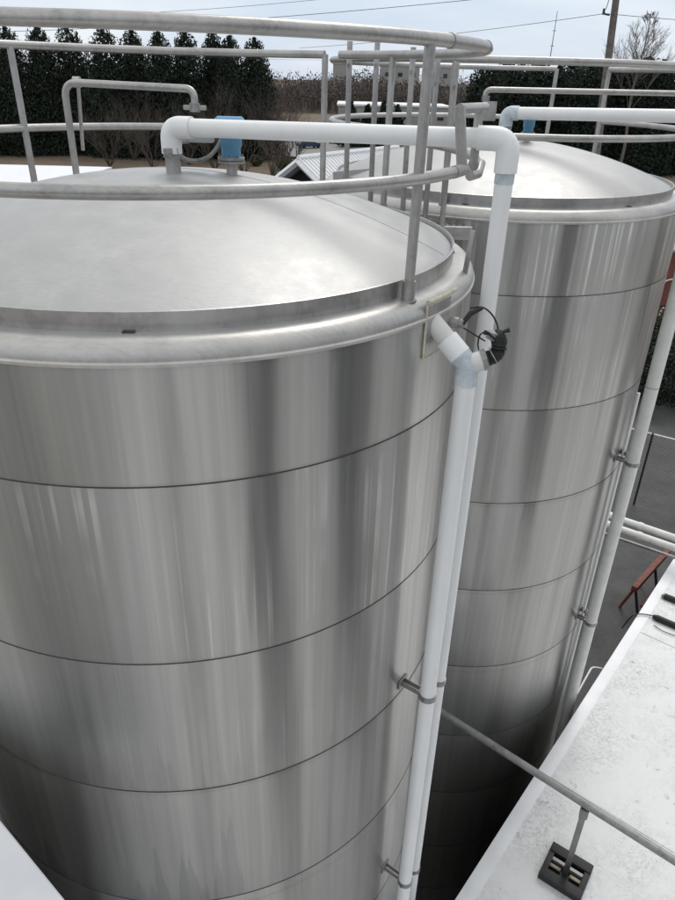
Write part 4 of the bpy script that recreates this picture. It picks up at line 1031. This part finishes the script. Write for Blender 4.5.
bmesh.ops.recalc_face_normals(bm, faces=bm.faces); obj('wall', bm, MT['walldark'], gb, smooth=False)  # solid near-black body paints the shade inside the open gable

# parked cars
def car(x, y, rz, m, label):
    t = empty('parked_car', (x, y, 0), rz); tag(t, label, 'car', 'cars parked beyond the gabled building')
    def lobj(name, bm, mat, par=t): return obj(name, bm, mat, par, world=False)
    bm = BM()
    side = [(-2.2, .3), (2.2, .3), (2.25, .62), (2.1, .82), (1.1, .92), (-1.9, .95), (-2.25, .8)]
    vs0 = [bm.verts.new((a, -.88, b)) for a, b in side]; vs1 = [bm.verts.new((a, .88, b)) for a, b in side]
    bm.faces.new(vs0); bm.faces.new(vs1[::-1])
    for k in range(7): bm.faces.new((vs0[k], vs1[k], vs1[(k + 1) % 7], vs0[(k + 1) % 7]))
    bmesh.ops.recalc_face_normals(bm, faces=bm.faces); bmesh.ops.bevel(bm, geom=list(bm.edges), offset=.06, segments=2, affect='EDGES'); lobj('body', bm, m)
    bm = BM(); side = [(1.0, .9), (.35, 1.4), (-1.1, 1.42), (-1.8, .92)]
    vs0 = [bm.verts.new((a, -.80 + (b - .9) * .25, b)) for a, b in side]; vs1 = [bm.verts.new((a, .80 - (b - .9) * .25, b)) for a, b in side]
    bm.faces.new(vs0); bm.faces.new(vs1[::-1])
    for k in range(4): bm.faces.new((vs0[k], vs1[k], vs1[(k + 1) % 4], vs0[(k + 1) % 4]))
    bmesh.ops.recalc_face_normals(bm, faces=bm.faces); lobj('window', bm, MT['glass'])
    bm = BM(); box(bm, (-.38, 0, 1.43), (1.4, 1.3, .05), 0, .02); lobj('roof', bm, m)
    for a in (-1.35, 1.4):
        for s in (-1, 1):
            bm = BM(); tube(bm, [(a, s * .72, .32), (a, s * .92, .32)], .32, 16); w = lobj('wheel', bm, MT['asphaltcar'])
    return t
for i, (px_, py_, rz, m, l) in enumerate(((309, 146, .5, 'carblue', 'dark blue car parked left of the first railing bar, beyond the gabled roof'), (337, 141, 1.2, 'cargrey', 'grey car parked behind the first landing bar'), (362, 140, .2, 'carwhite', 'white car parked between two landing bars'))):
    q = atz(px_, py_ + 2, 0); car(q.x, q.y, rz, MT[m], l)

# ------------------------------------------------------------------ pole, wires, mast
Yp = 70; pb_ = aty(596, 150, Yp); ptp = aty(616, -30, Yp)
pt0 = Vector((aty(607, 62, Yp).x, Yp, 0)); 
lean = (aty(616, 0, Yp) - aty(608.5, 58, Yp)); lean = lean / lean.z
up_ = empty('utility_pole', (0, 0, 0)); up_.location = aty(608.5, 58, Yp) - lean * aty(608.5, 58, Yp).z
tag(up_, 'leaning wooden utility pole against the sky at upper right', 'utility pole')
base_ = up_.location.copy(); top_ = base_ + lean * (aty(616, 0, Yp).z + 2.5)
bm = BM(); tube(bm, [base_, base_.lerp(top_, .5), top_], [.40, .34, .27], 14); obj('pole', bm, MT['wood'], up_)
ci = aty(605.5, 12, Yp - .4)
bm = BM(); tube(bm, bendpath([aty(609.5, 15, Yp - .3), ci + Vector((-.1, 0, -.15)), ci + Vector((-.15, 0, .25))], .2, 5), .07, 8)
tube(bm, [ci + Vector((-.15, 0, -.2)), ci + Vector((-.15, 0, .25))], .11, 8); obj('insulator', bm, MT['wire'], up_)
def wirep(a, b, sag, r, label, grp='overhead power lines'):
    bm = BM(); pts = [a.lerp(b, k / 24) + Vector((0, 0, -sag * 4 * (k / 24) * (1 - k / 24))) for k in range(25)]
    tube(bm, pts, r, 5); tag(obj('power_line', bm, MT['wire']), label, 'power line', grp)
att = aty(605.5, 13.5, Yp - .4)
wirep(aty(300, 48, 110), att, .3, .022, 'thin power line rising from the near railing to the utility pole')
wirep(att, aty(760, 24, 72), .1, .022, 'power line leaving the utility pole toward the right edge')
wirep(aty(-60, 33, 75), aty(545, -8, 60), .5, .02, 'upper power line slanting across the sky above the cedars')
wirep(aty(120, 14, 65), aty(420, -12, 60), .2, .014, 'faint topmost power line at the upper edge of the sky')
wirep(aty(-40, 41, 80), aty(330, 60, 120), .4, .014, 'low power line passing through the cedar tops')
wirep(aty(606, 9, Yp - .4), aty(622, -40, Yp - 4), 0, .03, 'short guy wire rising beside the top of the utility pole')
ms = aty(552.5, 57, 160); mt = aty(557.5, 11, 160)
am = empty('radio_mast', (ms.x, 160, 0)); tag(am, 'thin radio mast on the skyline left of the utility pole', 'mast')
bm = BM(); tube(bm, [(ms.x - .6, 160, 0), mt], [.16, .05], 6); obj('mast', bm, MT['wire'], am)
for k in (.5, .62, .75, .86):
    bm = BM(); q = Vector((ms.x - .6, 160, 0)).lerp(mt, k); tube(bm, [q + Vector((-.35, 0, 0)), q + Vector((.35, 0, 0))], .05, 5); obj('antenna_arm', bm, MT['wire'], am)

# ------------------------------------------------------------------ light
EL, AZ = 52, 20            # degrees; AZ measured clockwise from +Y
w = bpy.data.worlds.new('World'); scene.world = w; w.use_nodes = True
nt = w.node_tree; bg = nt.nodes['Background']
sky = nt.nodes.new('ShaderNodeTexSky'); sky.sky_type = 'NISHITA'; sky.sun_disc = False
sky.sun_elevation = R_(EL); sky.sun_rotation = R_(AZ); sky.altitude = 200; sky.air_density = 1; sky.dust_density = 2
tc = nt.nodes.new('ShaderNodeTexCoord').outputs['Generated']
mp = mapping(nt, tc, (1.6, 1.6, 7))
n1 = noise_(nt, mp, 1.6, 6, .55)
cc = ramp(nt, n1, [(.32, (5.6, 6.6, 8.0)), (.5, (6.7, 7.5, 8.6)), (.68, (8.1, 8.6, 9.2))])
sepw = nt.nodes.new('ShaderNodeSeparateXYZ'); nt.links.new(tc, sepw.inputs[0])
up_f = nt.nodes.new('ShaderNodeMapRange'); nt.links.new(sepw.outputs[2], up_f.inputs[0]); up_f.inputs[1].default_value = .12; up_f.inputs[2].default_value = .6
zen = mixc(nt, up_f.outputs[0], cc.outputs[0], (9.8, 9.9, 9.9))
mx = mixc(nt, .9, sky.outputs[0], zen)
nt.links.new(mx, bg.inputs['Color']); bg.inputs['Strength'].default_value = .1
sl_ = bpy.data.lights.new('sun', 'SUN'); sl_.energy = 1.1; sl_.angle = R_(25); sl_.color = (1, .97, .93)
so = bpy.data.objects.new('sun', sl_); COL.objects.link(so)
sd = Vector((math.sin(R_(AZ)) * math.cos(R_(EL)), math.cos(R_(AZ)) * math.cos(R_(EL)), math.sin(R_(EL))))
so.rotation_euler = (-sd).to_track_quat('-Z', 'Y').to_euler(); so.location = (0, 0, 40)
vs_ = scene.view_settings; vs_.view_transform = 'Standard'; vs_.look = 'None'; vs_.gamma = 1; vs_.exposure = .14; vs_.use_curve_mapping = False
scene.render.engine = 'CYCLES'
scene.render.resolution_x = 768; scene.render.resolution_y = 1024
